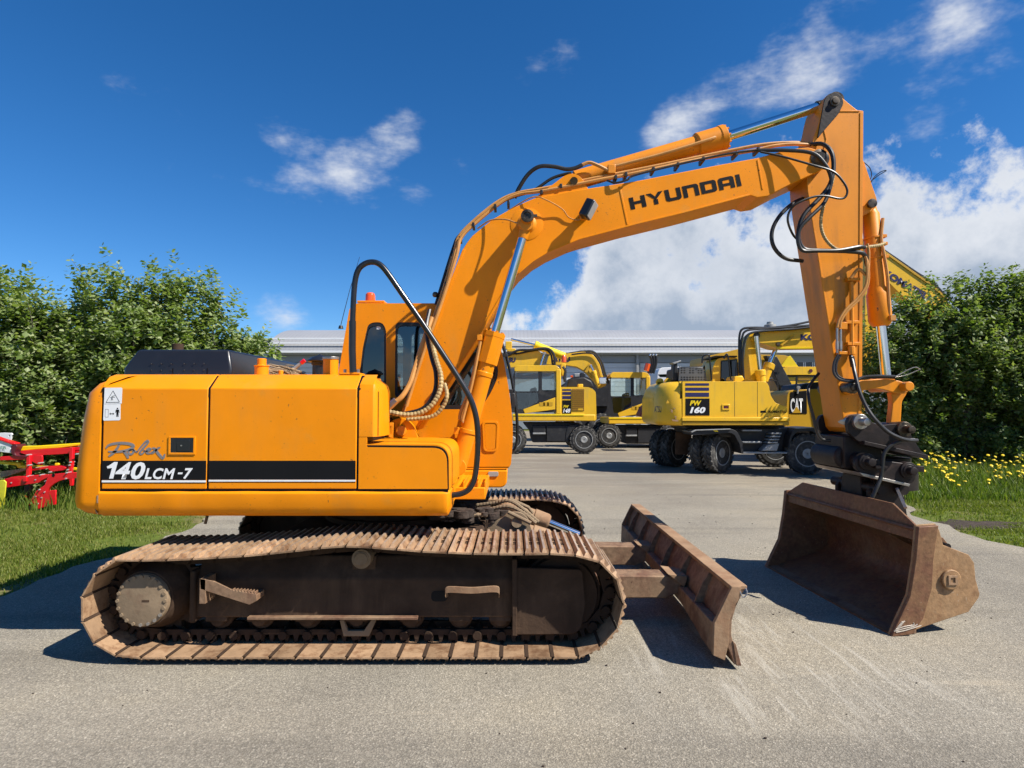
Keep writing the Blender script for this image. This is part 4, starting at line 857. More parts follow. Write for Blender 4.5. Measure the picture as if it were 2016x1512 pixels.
# boom cylinders, one each side
def boom_cyl(Yp, near):
    f = 1.0
    A, Mid, Bp = W(902,918,Yp), W(974,655,Yp), W(1036,443,Yp)
    d = (Mid-A).normalized(); L0 = (Mid-A).length
    q = MB(); q.lathe(A, d, [(0,.06),(.005,.075),(L0-.40,.078),(L0-.395,.083),(L0-.36,.083),(L0-.355,.078),(L0-.27,.078)], 28); o = q.build('boom_cylinder', ORANGE, EX, .003)
    q = MB(); q.lathe(A+d*(L0-.28), d, [(0,.096),(.24,.096),(.24,.098),(.28,.098),(.28,.05)], 8); q.build('cylinder_gland', ORANGE, o, .004, smooth=20)
    q = MB(); q.cyl(Mid-d*.02, Bp, .040, n=24); q.build('rod', CHROME, o)
    q = MB(); q.cyl((Bp.x, Yp-.055, Bp.z), (Bp.x, Yp+.055, Bp.z), .066, n=24); q.cyl(Bp-d*.13, Bp-d*.05, .043, .05, 20); q.build('rod_eye', ORANGE_W, o, .004)
    q = MB(); q.lathe(A+d*.30, d, [(0,.078),(0,.084),(.035,.084),(.035,.078)], 24); q.box(A.x+d.x*.32-.115, A.x+d.x*.32-.07, Yp-.05, Yp-.01, A.z+d.z*.32-.03, A.z+d.z*.32+.03); q.build('cylinder_clamp', ORANGE, o, .003)
    for k in range(8): a = 2*math.pi*k/8+.3; u = d.orthogonal().normalized(); w = d.cross(u); p = Mid+u*.08*math.cos(a)+w*.08*math.sin(a); q = MB(); q.cyl(p-d*.004, p+d*.014, .010, n=6); q.build('bolt', ORANGE_W, o)
    if near:
        q = MB(); q.tube(spline(WP([(948,700),(944,690),(947,668),(943,690),(925,765),(908,810),(905,826)], Yp-.05)[3:], 4), .016, 8); q.tube(WP([(945,660),(944,700)], Yp-.03), .014, 8)
        q.tube(spline(WP([(946,672),(930,752),(912,822),(911,830)], Yp-.085), 5), .013, 8); q.build('cylinder_pipe', PIPE, o)
        q = MB(); p = W(945, 664, Yp-.06); q.box(p.x-.025, p.x+.02, p.y-.03, p.y+.05, p.z-.03, p.z+.02); q.build('pipe_fitting', ORANGE_W, o, .004)
    q = MB(); q.lathe((A.x, Yp-.07, A.z), (0,1,0), [(0,.075),(.14,.075)], 20); q.build('cylinder_eye', ORANGE, o, .004)
boom_cyl(5.19, True); boom_cyl(5.87, False)
# HYUNDAI on the boom, block letters
o0, ex_, ez_ = (1242.5, 413), Vector((241.5,-52.5))/247.1, Vector((-.212,-.977))
def lp(x, y): return (o0[0]+ex_.x*x*247.1+ez_.x*y*23.5, o0[1]+ex_.y*x*247.1+ez_.y*y*23.5)
Lw = .128; gap = .0165; T = .035; Th = .25
def letter(i, polys, w=Lw):
    x0 = i*(Lw+gap); m = MB()
    for p in polys: m.prism([W(*lp(x0+a*w, b), BN-.0012) for a, b in p], (0,-.0015,0))
    m.build('letter', BLACKS, boom, smooth=0)
t = T/Lw
def rc(a, b, c, d): return [(a,b),(c,b),(c,d),(a,d)]
letter(0, [rc(0,0,t,1), rc(1-t,0,1,1), rc(t,.38,1-t,.62)])
letter(1, [[(-.04,1),(.27,1),(.5,.66),(.5,.36)], [(.5,.66),(.73,1),(1.04,1),(.5,.36)], rc(.5-t/2,0,.5+t/2,.42)])
letter(2, [[(0,1),(0,.16),(.06,.05),(.16,0),(.5,0),(.5,Th),(t+.03,Th),(t,Th+.06),(t,1)], [(1,1),(1,.16),(.94,.05),(.84,0),(.5,0),(.5,Th),(.97-t,Th),(1-t,Th+.06),(1-t,1)]])
letter(3, [[(0,0),(0,1),(.5,1),(.5,1-Th),(t,1-Th),(t,0)], [(1,0),(1,.84),(.94,.95),(.84,1),(.5,1),(.5,1-Th),(.97-t,1-Th),(1-t,.69),(1-t,0)]])
letter(4, [[(0,0),(0,1),(t,1),(t,0)], [(t,1),(.84,1),(.94,.95),(1,.84),(1,.5),(1-t,.5),(1-t,.70),(.97-t,1-Th),(t,1-Th)], [(t,0),(.84,0),(.94,.05),(1,.16),(1,.5),(1-t,.5),(1-t,.30),(.97-t,Th),(t,Th)]])
letter(5, [[(0,0),(0,.84),(.06,.95),(.16,1),(.5,1),(.5,1-Th),(t+.03,1-Th),(t,.69),(t,0)], [(1,0),(1,.84),(.94,.95),(.84,1),(.5,1),(.5,1-Th),(.97-t,1-Th),(1-t,.69),(1-t,0)], rc(t,.26,1-t,.48)])
letter(6, [rc(0,0,t,1)])
# work lamp on the boom
p = W(1158,412,BN-.12); m = MB(); ax = Vector((.55,-.35,-.30)).normalized(); up = Vector((.42,0,.9)).normalized(); up = (up-ax*up.dot(ax)).normalized(); sd_ = ax.cross(up)
m.obox(p, ax*.045, sd_*.05, up*.085); lamp = m.build('work_lamp', BLACKP, boom, .015)
m = MB(); m.obox(p+ax*.047, ax*.004, sd_*.042, up*.075); m.build('lamp_lens', RIM, boom, .003)
m = MB(); q0 = W(1147,428,BN); m.hexa([(q0.x-.03,BN,q0.z-.03),(q0.x+.03,BN,q0.z-.03),(q0.x+.03,BN,q0.z+.03),(q0.x-.03,BN,q0.z+.03)], [p-ax*.04+Vector((-.025,0,-.03)), p-ax*.04+Vector((.025,0,-.03)), p-ax*.04+Vector((.02,0,.02)), p-ax*.04+Vector((-.02,0,.02))]); m.build('lamp_bracket', ORANGE_W, boom, .003)
m = MB(); m.tube(spline(WY([(1000,415,BN+.05),(1048,388,BN-.04),(1078,395,BN-.06),(1107,412,BN-.03),(1120,428,BN-.02),(1140,433,BN-.02),(1146,420,BN-.06)]), 6), .006, 6); m.build('lamp_cable', PIPE, boom)
m = MB(); m.tube(spline(WY([(940,450,BN+.02),(965,434,BN-.03),(995,432,BN-.10),(1020,440,BN-.20)]), 6), .007, 6); m.build('grease_line', PIPE, boom)
# arm cylinder on top of the boom
YA = 5.53
A, Mid, Bp = W(1130,356,YA), W(1428,270,YA), W(1640,202,YA)
d = (Mid-A).normalized(); L0 = (Mid-A).length
m = MB(); m.lathe(A, d, [(0,.05),(.01,.088),(L0-.30,.088),(L0-.295,.10),(L0-.28,.112),(L0-.07,.112),(L0-.065,.118),(L0-.01,.118),(L0,.09)], 30); ac = m.build('arm_cylinder', ORANGE_W, EX, .003)
m = MB(); m.cyl(Mid-d*.02, Bp-d*.10, .046, n=24); m.build('rod', CHROME, ac)
m = MB(); m.cyl(Bp-d*.16, Bp-d*.04, .055, .05, 20); m.cyl(Bp+Vector((0,-.06,0)), Bp+Vector((0,.06,0)), .075, n=20); m.build('rod_eye', PIN, ac)
for k in range(10): a = 2*math.pi*k/10; u = d.orthogonal().normalized(); w = d.cross(u); p = Mid+u*.10*math.cos(a)+w*.10*math.sin(a); q = MB(); q.cyl(p-d*.01, p+d*.012, .011, n=6); q.build('bolt', ORANGE_W, ac)
m = MB(); m.tube(spline(WY([(1200,330,5.42),(1300,304,5.42),(1395,275,5.42),(1412,268,5.45)]), 5), .016, 8); m.tube(spline(WY([(1198,336,5.40),(1178,326,5.40),(1160,320,5.40),(1145,325,5.40)]), 6), .017, 8); m.build('cylinder_pipe', PIPE, ac)
m = MB(); c = W(1203,334,5.42); m.box(c.x-.035, c.x+.035, 5.38, 5.46, c.z-.05, c.z+.035); m.build('pipe_block', ORANGE_W, ac, .006)
for Y in (5.36, 5.64):
    m = MB(); m.prism(WP(rnd_poly([(1050,392),(1112,345,10),(1130,340,10),(1146,350,10),(1158,372),(1160,380)], 8, 5), Y), (0,.05,0)); m.build('cylinder_lug', ORANGE, boom, .005)
m = MB(); m.cyl(W(1130,356,5.33), W(1130,356,5.72), .035, n=16); m.build('lug_pin', PIN, boom)
# pipes and hoses along the boom
def hose(name, pts, r, mt, parent=EX, n=8, sm=7): m = MB(); m.tube(spline(WY(pts), sm), r, n); return m.build(name, mt, parent)
hose('boom_pipe', [(800,800,5.30),(835,690,5.30),(868,600,5.31),(898,505,5.32),(908,468,5.34),(940,436,5.36),(985,400,5.38),(1020,383,5.38),(1075,375,5.36),(1190,352,5.36),(1230,345,5.37),(1300,330,5.38),(1380,313,5.40),(1480,297,5.42),(1520,288,5.42),(1560,284,5.42),(1600,286,5.42)], .0165, PIPE, boom)
hose('boom_pipe', [(795,812,5.34),(830,695,5.35),(864,598,5.36),(893,505,5.38),(904,466,5.40),(936,432,5.42),(982,396,5.44),(1020,380,5.44),(1075,370,5.42),(1190,347,5.42),(1300,325,5.44),(1420,300,5.46),(1500,285,5.46),(1560,281,5.46),(1602,284,5.46)], .0165, PIPE, boom)
hose('boom_hose', [(858,600,5.42),(892,490,5.45),(905,463,5.48),(940,431,5.50),(975,404,5.50),(1010,388,5.50),(1050,375,5.5),(1085,352,5.5),(1112,343,5.5),(1125,341,5.5)], .015, HOSEB, boom)
hose('feed_hose', [(1013,390,5.46),(1022,370,5.44),(1040,343,5.42),(1062,328,5.40),(1090,328,5.40),(1115,333,5.40),(1132,331,5.40),(1146,325,5.40)], .019, HOSEB, boom, 10)
hose('signal_cable', [(1195,355,5.33),(1212,360,5.30),(1235,354,5.30),(1250,345,5.31),(1330,325,5.33),(1420,305,5.34),(1490,295,5.34)], .010, HOSEB, boom)
for u, v in ((906,470),(932,443),(975,407),(1001,400),(1066,379),(1104,367),(1212,350),(1232,344),(1286,334),(1334,325),(1384,314),(1449,303),(1492,295),(878,560),(850,640)):
    c = W(u, v, 5.36); m = MB(); m.box(c.x-.012, c.x+.012, 5.335, 5.46, c.z-.022, c.z+.018); m.build('pipe_clamp', HOSEB, boom, .003)
m = MB(); c = W(857,580,5.4); m.ball(c, .028, 10); m.build('rubber_knob', PIN, boom)
# hose loops at the boom foot
m = MB(); ribbed(m, WY([(764,811,4.95),(800,817,4.95),(830,812,4.95),(852,795,4.96),(866,768,4.98),(868,740,5.0),(858,705,5.05),(850,670,5.12),(843,645,5.2)]), .023, .030); m.build('guarded_hose', HOSEY, EX)
m = MB(); ribbed(m, WY([(800,826,5.2),(850,820,5.2),(872,800,5.2),(880,778,5.2),(876,755,5.25)]), .020, .030); m.build('guarded_hose', HOSEY, EX)
hose('foot_hose', [(764,818,5.0),(810,812,5.0),(838,800,5.0),(856,770,5.02),(858,735,5.05),(850,705,5.1),(842,670,5.18),(840,640,5.24),(846,610,5.30)], .018, HOSEB)
hose('foot_pipe', [(766,800,5.05),(790,782,5.06),(806,756,5.1),(815,730,5.14),(828,690,5.20),(838,660,5.24),(850,625,5.3)], .022, PIPE)
m = MB(); m.tube(WP([(765,802),(780,788)], 5.05), .030, 6); m.build('hose_fitting', STEEL, EX)
# ------------------------------------------------ arm
AN, AF = 5.385, 5.725
arm_out = [(1622,200),(1628,188),(1643,183.5),(1654,189),(1672,204),(1687,216),(1700,218),(1699,420),(1698,600),(1697,745),(1696,835),(1688,850),(1672,852),(1664,842),(1659,817),(1651,765),(1640,696),(1630,633),(1620,570),(1611,511),(1602,456),(1595,410),(1590,375),(1588,345),(1594,300),(1603,268),(1613,240),(1618,215)]
m = MB(); m.prism(WP(arm_out, AN), (0, AF-AN, 0)); arm = m.build('arm', ORANGE_D, EX, .005, smooth=25)
strip([(1699,222),(1698,420),(1697.5,600),(1696.5,745),(1695.5,815)], .030, .006, 'edge_flange', ORANGE_D, arm, AN, -1)
strip([(1602,456),(1611,511),(1620,570),(1630,633),(1640,696),(1651,765),(1659,817)], .014, .006, 'edge_flange', ORANGE_D, arm, AN, 1)
strip([(1602,352),(1606,330),(1622,300),(1628,275),(1622,250),(1632,228),(1650,220),(1692,220)], .012, .006, 'face_weld', ORANGE_D, arm, AN, 1)
m = MB(); m.prism(WP(rnd_poly([(1621,200,12),(1628,187),(1643,182),(1656,190),(1660,204),(1650,225),(1618,262),(1608,275)], 6), AN-.004), (0,-.012,0)); m.build('top_lug_plate', COUPLER, arm, .003)
m = MB(); m.lathe(W(1643,200,AN-.016), (0,-1,0), [(0,.045),(.01,.045),(.012,.030),(.03,.028),(.031,.012)], 12); m.build('lug_pin', PIN, arm)
m = MB(); m.lathe(W(1614,312,BN), (0,-1,0), [(-.01,.085),(.006,.085),(.012,.06),(.03,.045),(.04,.04)], 20); m.build('arm_pivot_pin', PIN, boom)
# bucket cylinder
for Y in (5.42, 5.60):
    m = MB(); m.prism(WP(rnd_poly([(1690,300),(1701,318),(1727,394,10),(1726,408,10),(1712,418,10),(1690,430)], 4), Y), (0,.04,0)); m.build('cylinder_bracket', ORANGE_D, arm, .004)
m = MB(); m.lathe(W(1716,401,5.40), (0,-1,0), [(-.28,.035),(0,.035),(.0,.042),(.018,.042),(.02,.03)], 16); m.build('bracket_pin', PIN, arm)
A, Mid, Bp = W(1712,404,5.53), W(1734,642,5.53), W(1745,748,5.53); d = (Mid-A).normalized(); L0 = (Mid-A).length
m = MB(); m.lathe(A, d, [(0,.05),(.06,.058),(.09,.075),(L0-.37,.075),(L0-.36,.080),(L0-.32,.088),(L0-.30,.098),(L0-.05,.098),(L0-.03,.09),(L0,.07)], 28); bcy = m.build('bucket_cylinder', ORANGE_W, EX, .003)
m = MB(); m.cyl(Mid-d*.01, Bp, .042, n=24); m.build('rod', CHROME, bcy)
m = MB(); m.tube(spline(WY([(1738,430,5.47),(1735,470,5.45),(1740,500,5.44),(1747,545,5.44),(1750,600,5.44),(1751,628,5.45)]), 5), .015, 8); m.box(*sorted((W(1747,620,5.45).x, W(1757,620,5.45).x)), 5.40, 5.50, W(1750,632,5.45).z, W(1750,622,5.45).z); m.build('cylinder_pipe', PIPE, bcy)
for v in (468, 483, 508):
    t_ = (v-404)/(642-404); p = A.lerp(Mid, t_); m = MB(); m.lathe(p, d, [(0,.074),(0,.082),(.018,.082),(.018,.074)], 20); m.box(p.x+.06, p.x+.10, p.y-.06, p.y, p.z-.012, p.z+.016); m.build('cylinder_clamp', ORANGE_W, bcy, .002)
# hoses round the elbow
YH = 5.28
hose('elbow_hose', [(1492,296,5.34),(1550,296,5.30),(1600,302,5.26),(1625,325,5.24),(1636,350,5.24),(1634,370,5.24),(1622,400,5.22),(1592,430,5.20),(1575,450,5.2),(1571,475,5.2),(1580,493,5.2),(1605,494,5.2),(1650,493,5.2),(1690,486,5.24),(1702,487,5.28)], .017, HOSEB, arm, 10)
hose('elbow_hose', [(1596,284,5.40),(1620,284,5.34),(1637,300,5.28),(1641,330,5.26),(1634,362,5.25),(1618,385,5.24),(1585,420,5.22),(1574,445,5.22),(1572,470,5.22),(1583,490,5.22),(1608,493,5.22),(1640,494,5.22),(1670,495,5.24),(1700,500,5.28),(1707,522,5.32)], .019, HOSEB, arm, 10)
hose('slack_cable', [(1497,299,5.33),(1540,308,5.28),(1600,325,5.2),(1640,338,5.18),(1660,358,5.18),(1668,375,5.18),(1664,388,5.18),(1652,391,5.18),(1625,386,5.18),(1600,388,5.18),(1570,400,5.18),(1555,415,5.2),(1551,435,5.22),(1560,460,5.26),(1572,474,5.3)], .010, HOSEB, arm)
hose('hanging_hose', [(1590,388,5.5),(1562,400,5.45),(1535,425,5.42),(1520,455,5.42),(1523,485,5.42),(1545,508,5.45),(1580,514,5.5)], .018, HOSEB, arm, 10)
m = MB(); ribbed(m, WY([(1640,315,5.27),(1641,345,5.27),(1632,378,5.27),(1620,410,5.27),(1616,440,5.27),(1622,465,5.27),(1637,484,5.27),(1655,492,5.27),(1690,488,5.28),(1725,484,5.34),(1742,479,5.38)]), .016, .024); m.build('guarded_hose', HOSEY, arm)
hose('spliced_hose', [(1685,490,5.27),(1702,502,5.28),(1707,525,5.28),(1705,560,5.28),(1690,585,5.28),(1665,610,5.28),(1652,630,5.28),(1648,645,5.28)], .011, PIPE, arm)
hose('spliced_hose', [(1690,492,5.29),(1705,508,5.29),(1710,530,5.29),(1708,562,5.29),(1693,588,5.29),(1668,613,5.29),(1656,632,5.29),(1654,645,5.29)], .011, PIPE, arm)
hose('arm_hose', [(1707,480,5.3),(1710,500,5.3),(1707,540,5.31),(1690,530,5.32),(1675,548,5.33)], .014, PIPE, arm)
for k, (u, v) in enumerate(((1676,552),(1674,636),(1676,678))):
    c = W(u, v, AN); m = MB(); m.box(c.x-.06, c.x+.055, AN-.05, AN, c.z-.012, c.z+.016); m.build('pipe_clamp', ORANGE_W, arm, .003)
m = MB(); m.tube(WP([(1676,555),(1677,680)], AN-.035), .018, 8); m.build('arm_pipe', ORANGE_W, arm)
m = MB(); m.tube(WP([(1676,682),(1676,698)], AN-.04), .032, 10); m.build('valve_block', ORANGE_W, arm, .003)
for u in (1648, 1655):
    m = MB(); m.tube(WP([(u,645),(u,695)], AN-.06), .010, 8); m.tube(WP([(u,672),(u,688)], AN-.06), .015, 6); m.build('hose_coupling', STEEL, arm)
m = MB(); m.box(W(1644,640,AN).x, W(1660,640,AN).x, AN-.07, AN-.0, W(1650,650,AN).z, W(1650,636,AN).z); m.build('hose_bracket', ORANGE_W, arm, .003)
m = MB(); m.box(W(1644,690,AN).x, W(1660,690,AN).x, AN-.07, AN, W(1650,699,AN).z, W(1650,693,AN).z); m.build('hose_bracket', ORANGE_W, arm, .003)
hose('lower_hose', [(1650,698,5.31),(1642,715,5.30),(1642,735,5.28),(1655,748,5.26),(1680,750,5.24),(1700,742,5.26),(1730,740,5.26),(1762,741,5.28)], .011, HOSEB, arm)
hose('lower_hose', [(1655,698,5.33),(1647,715,5.32),(1647,735,5.30),(1660,746,5.28),(1685,748,5.26),(1705,744,5.28),(1735,743,5.28),(1762,744,5.30)], .010, HOSEB, arm)
hose('coupler_hose', [(1675,700,5.34),(1679,715,5.30),(1683,735,5.24),(1692,770,5.18),(1705,800,5.14),(1722,825,5.10),(1745,848,5.08),(1768,861,5.06),(1790,867,5.06),(1806,867,5.07)], .0165, HOSEB, arm, 10)
hose('coupler_hose', [(1800,866,5.10),(1775,868,5.08),(1752,878,5.08),(1740,895,5.08),(1737,920,5.08),(1734,940,5.08),(1726,960,5.06),(1717,980,5.06)], .016, HOSEB, arm, 10)
m = MB(); m.tube(WP([(1676,702),(1680,722)], 5.33), .024, 8); m.build('hose_swivel', BLACKP, arm)
hose('wire_end', [(1762,742,5.28),(1775,735,5.3),(1790,727,5.3),(1803,723,5.3),(1812,727,5.3)], .004, STEEL, arm, 5); hose('wire_end', [(1762,743,5.28),(1785,738,5.3),(1812,727,5.3)], .004, STEEL, arm, 5)
hose('wire_end', [(1699,318,5.45),(1712,330,5.45),(1716,345,5.45),(1712,358,5.45),(1730,345,5.45),(1745,336,5.45),(1735,338,5.45),(1722,348,5.45),(1713,362,5.45)], .004, HOSEB, arm, 5)
hose('side_hose', [(1612,735,5.55),(1600,750,5.5),(1592,765,5.45),(1593,790,5.4),(1600,815,5.4),(1607,845,5.4),(1617,864,5.4),(1635,868,5.4)], .014, HOSEB, arm)
# linkage at the end of the arm
for Y in (5.30, 5.70):
    m = MB(); m.prism(WP(rnd_poly([(1660,766,12),(1672,752,12),(1705,748,40),(1740,745,40),(1775,750,20),(1791,760,12),(1788,774,10),(1770,776,10),(1730,764,30),(1700,768,30),(1676,780,12)], 8, 5), Y), (0,.07,0)); m.build('rocker_link', ORANGE_D, EX, .006)
m = MB(); m.lathe(W(1677,763,5.27), (0,-1,0), [(-.50,.05),(0,.05),(.0,.056),(.02,.056),(.03,.034),(.07,.032)], 20); m.build('link_pin', PIN, EX)
m = MB(); m.lathe(W(1783,761,5.27), (0,-1,0), [(-.50,.042),(0,.042),(.05,.042),(.055,.036)], 20); m.build('link_pin', ORANGE_W, EX)
for Y in (5.37, 5.62):
    m = MB(); m.prism(WP(rnd_poly([(1754,772),(1790,768,12),(1776,790),(1773,842),(1752,842),(1758,790)], 6), Y), (0,.07,0)); m.build('bucket_link', ORANGE_D, EX, .006)
m = MB(); m.lathe(W(1752,752,5.40), (0,1,0), [(0,.05),(.25,.05)], 16); m.build('rod_end', ORANGE_W, EX)
# tilting coupler
cp = thing  # keep the name short
up_p = rnd_poly([(1668,830,10),(1676,818,10),(1690,817,8),(1704,824),(1722,834),(1740,837),(1771,834,10),(1784,842),(1798,864),(1814,889),(1828,898),(1828,903),(1703,874),(1687,867),(1671,851)], 4, 3)
m = MB(); m.prism(WP(up_p, 5.24), (0,.05,0)); cpl = m.build('tilt_coupler', COUPLER, EX, .006)
m = MB(); m.prism(WP(up_p, 5.24), (0,.05,0)); o = m.build('far_cheek', COUPLER, cpl, .006); o.location.y = .50
m = MB(); m.prism(WP([(1702,868),(1828,896),(1828,904),(1702,876)], 5.19), (0,.68,0)); m.build('deck_plate', COUPLER, cpl, .004)
for (u, v) in ((1699,833), (1785,848)):
    m = MB(); m.lathe(W(u-7,v-3,5.24), (0,-1,0), [(-.5,.04),(0,.07),(.03,.066),(.032,.034),(.12,.033),(.122,.028)], 20); m.build('coupler_pin', PIN if u > 1750 else STEEL, cpl, .003)
low = rnd_poly([(1684,912,12),(1690,897,10),(1704,894,8),(1720,904),(1804,915,6),(1806,922),(1802,947,8),(1790,954,6),(1697,933),(1686,924)], 4, 3)
m = MB(); m.prism(WP(low, 5.16), (0,.05,0)); m.build('lower_cheek', COUPLER, cpl, .006)
m = MB(); m.prism(WP(low, 5.16), (0,.05,0)); o = m.build('lower_cheek', COUPLER, cpl, .006); o.location.y = .70
m = MB(); m.prism(WP([(1692,930),(1792,953),(1790,958),(1700,938)], 5.14), (0,.78,0)); m.build('base_plate', STEEL, cpl, .003)
for (u, v) in ((1706,909), (1787,926)):
    m = MB(); m.lathe(W(u,v,5.16), (0,-1,0), [(-.7,.05),(0,.075),(.02,.072),(.022,.055),(.03,.054),(.031,.036),(.085,.034),(.087,.026)], 20); m.build('coupler_pin', COUPLER, cpl, .003)
m = MB(); a = W(1663,895,5.36); m.lathe((a.x+.01,5.34,a.z-.02), (0,1,0), [(0,.08),(.02,.105),(.46,.105),(.48,.08)], 24); m.box(a.x-.04, a.x+.30, 5.30, 5.80, a.z-.12, a.z+.17); m.build('rotator_body', COUPLER, cpl, .012)
m = MB(); c = W(1750,905,5.5); m.lathe((c.x,5.53,c.z-.26), (0,0,1), [(0,.24),(.14,.24),(.14,.19),(.28,.19)], 28); m.build('rotator_ring', COUPLER, cpl)
m = MB(); c = W(1809,923,5.2); m.box(c.x-.03, c.x+.035, 5.18, 5.24, c.z-.025, c.z+.025); m.build('lock_bar', COUPLER, cpl, .003)
m = MB(); m.box(W(1718,916,5.12).x, W(1741,916,5.12).x, 5.07, 5.16, W(1730,921,5.12).z, W(1730,917,5.12).z); m.build('hose_tab', COUPLER, cpl)
# ------------------------------------------------ bucket: its edge lies along the view depth, the mouth faces the machine
PN, PF = G(1762,1250), G(1516,1116)
e = (PF-PN); BW = e.length; e.normalize(); nrm = Vector((-e.y, e.x, 0)); nrm = nrm if nrm.x > 0 else -nrm
def onpl(u, v, off=0.0):                                   # pixel to the bucket's near side plane
    d = ray(u, v); o = Vector((0,0,CAM_H)); q = PN+e*off; t_ = (q-o).dot(e)/d.dot(e); return o+d*t_
side = [(1803,1034),(1842,1031),(1850,1045),(1857,1073),(1907,1092),(1918,1108),(1921,1141),(1929,1169),(1927,1177),(1907,1205),(1817,1235),(1776,1251),(1750,1251),(1759,1229),(1786,1171),(1797,1101)]
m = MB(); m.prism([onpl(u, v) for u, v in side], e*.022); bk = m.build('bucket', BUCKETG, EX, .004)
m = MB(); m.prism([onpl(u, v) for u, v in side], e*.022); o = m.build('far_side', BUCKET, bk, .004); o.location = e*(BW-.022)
cut = [(1803,1036),(1842,1033),(1832,1100),(1829,1155),(1812,1215),(1790,1246),(1750,1251),(1759,1229),(1786,1171),(1797,1101)]
for k in (0, 1):
    m = MB(); m.prism([onpl(u, v) for u, v in cut], -e*.032); o = m.build('side_cutter', BUCKET, bk, .005); o.location = e*(0 if k == 0 else BW+.032)
def sec(u, v): p = onpl(u, v)-PN; return (p.dot(nrm), p.z)
shell = [sec(1752,1251),sec(1776,1249),sec(1817,1233),sec(1880,1212),sec(1904,1203),sec(1918,1188),sec(1925,1172),sec(1922,1155),sec(1917,1128),sec(1912,1108),sec(1895,1092),sec(1860,1074),sec(1840,1062),sec(1815,1048),sec(1804,1040)]
def ins_(pts, t):
    out = []
    for i, (x, z) in enumerate(pts):
        a, b = pts[max(i-1,0)], pts[min(i+1,len(pts)-1)]; dx, dz = b[0]-a[0], b[1]-a[1]; l = math.hypot(dx, dz); out.append((x-dz/l*t, z+dx/l*t))
    return out
inn = ins_(shell, .018)
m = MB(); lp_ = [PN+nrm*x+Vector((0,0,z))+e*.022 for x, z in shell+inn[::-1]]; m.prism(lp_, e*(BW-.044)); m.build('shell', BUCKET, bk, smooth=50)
# upper lip plate with clipped corners
def bp(t, x, z): return PN+e*(t*BW)+nrm*x+Vector((0,0,z))
x1, z1 = sec(1804,1040); hx_ = .14
m = MB(); q = [(.0,x1+.01,z1-.10),(.0,x1+.015,z1+.0),(.16,x1+.035,z1+hx_),(.86,x1+.035,z1+hx_),(1.0,x1+.015,z1),(1.0,x1+.01,z1-.10)]
m.prism([bp(*p) for p in q], nrm*.018); m.build('upper_lip', BUCKET, bk, .003)
m = MB(); m.hexa([PN+nrm*-.012+Vector((0,0,-.004)), PN+nrm*.17+Vector((0,0,.006)), PN+e*BW+nrm*.17+Vector((0,0,.006)), PN+e*BW+nrm*-.012+Vector((0,0,-.004))], [PN+nrm*-.005+Vector((0,0,.018)), PN+nrm*.17+Vector((0,0,.034)), PN+e*BW+nrm*.17+Vector((0,0,.034)), PN+e*BW+nrm*-.005+Vector((0,0,.018))]); m.build('cutting_edge', BLADE, bk, .003)
m = MB(); m.lathe(onpl(1870,1140)-e*.0, -e, [(0,.076),(.018,.076),(.024,.070),(.0245,.06)], 24); ro = m.build('emblem_disc', BUCKETG, bk)
m = MB(); c = onpl(1870,1140)-e*.0255
def eb(a, b): return c+nrm*a+Vector((0,0,b))
plate(m, [[eb(-.036,-.036),eb(.036,-.036),eb(.036,.004),eb(.020,.012),eb(.036,.020),eb(.036,.036),eb(-.036,.036)], [eb(-.020,-.020),eb(.018,-.020),eb(.018,.020),eb(-.020,.020)]], -e*.008); m.build('emblem', RUST, bk)
m = MB()
for k in range(8): p = onpl(1757+k*2.1, 1243-k*2.6, -.033); m.tube([p+nrm*.012, p+nrm*.040+Vector((0,0,.006))], .0035, 6)
for k in range(3): p = onpl(1764, 1245-k*3.0, -.034); m.tube(spline([p, p+nrm*.07+Vector((0,0,.012+.004*k)), p+nrm*.14+Vector((0,0,.030)), p+nrm*(.20-.03*k)+Vector((0,0,.046))], 4), .0038, 6)
m.build('weld_beads', WELD, bk)
for t_ in (.10, .22):
    m = MB(); m.prism([bp(t_, .28, .66), bp(t_, .60, .50), bp(t_, .64, .58), bp(t_, .56, .68), bp(t_, .40, .74)], e*.03); m.build('spill_bracket', BUCKET, bk, .003)
m = MB(); m.cyl(bp(.07,.55,.62), bp(.24,.55,.62), .028, n=12); m.build('bracket_bar', COUPLER, bk)
for t_ in (.36, .60):
    m = MB(); m.prism([bp(t_, .29, .78), bp(t_, .66, .60), bp(t_, .62, .92), bp(t_, .52, 1.08), bp(t_, .36, 1.06), bp(t_, .29, .98)], e*.04); m.build('hanger_ear', COUPLER, bk, .006)
for z, x in ((1.0,.36),(1.0,.56)): m = MB(); m.cyl(bp(.32,x,z), bp(.68,x,z), .045, n=14); m.build('hanger_bar', COUPLER, bk)
m = MB(); m.hexa([bp(.42,.30,.80),bp(.60,.30,.80),bp(.60,.6,.72),bp(.42,.6,.72)], [bp(.44,.32,1.10),bp(.58,.32,1.10),bp(.58,.56,1.04),bp(.44,.56,1.04)]); m.build('hanger_block', COUPLER, bk, .01)
m = MB(); m.tube([onpl(1766,962,.55), onpl(1783,1000,.40)], .016, 4); m.build('tilt_strut', STEEL, bk)
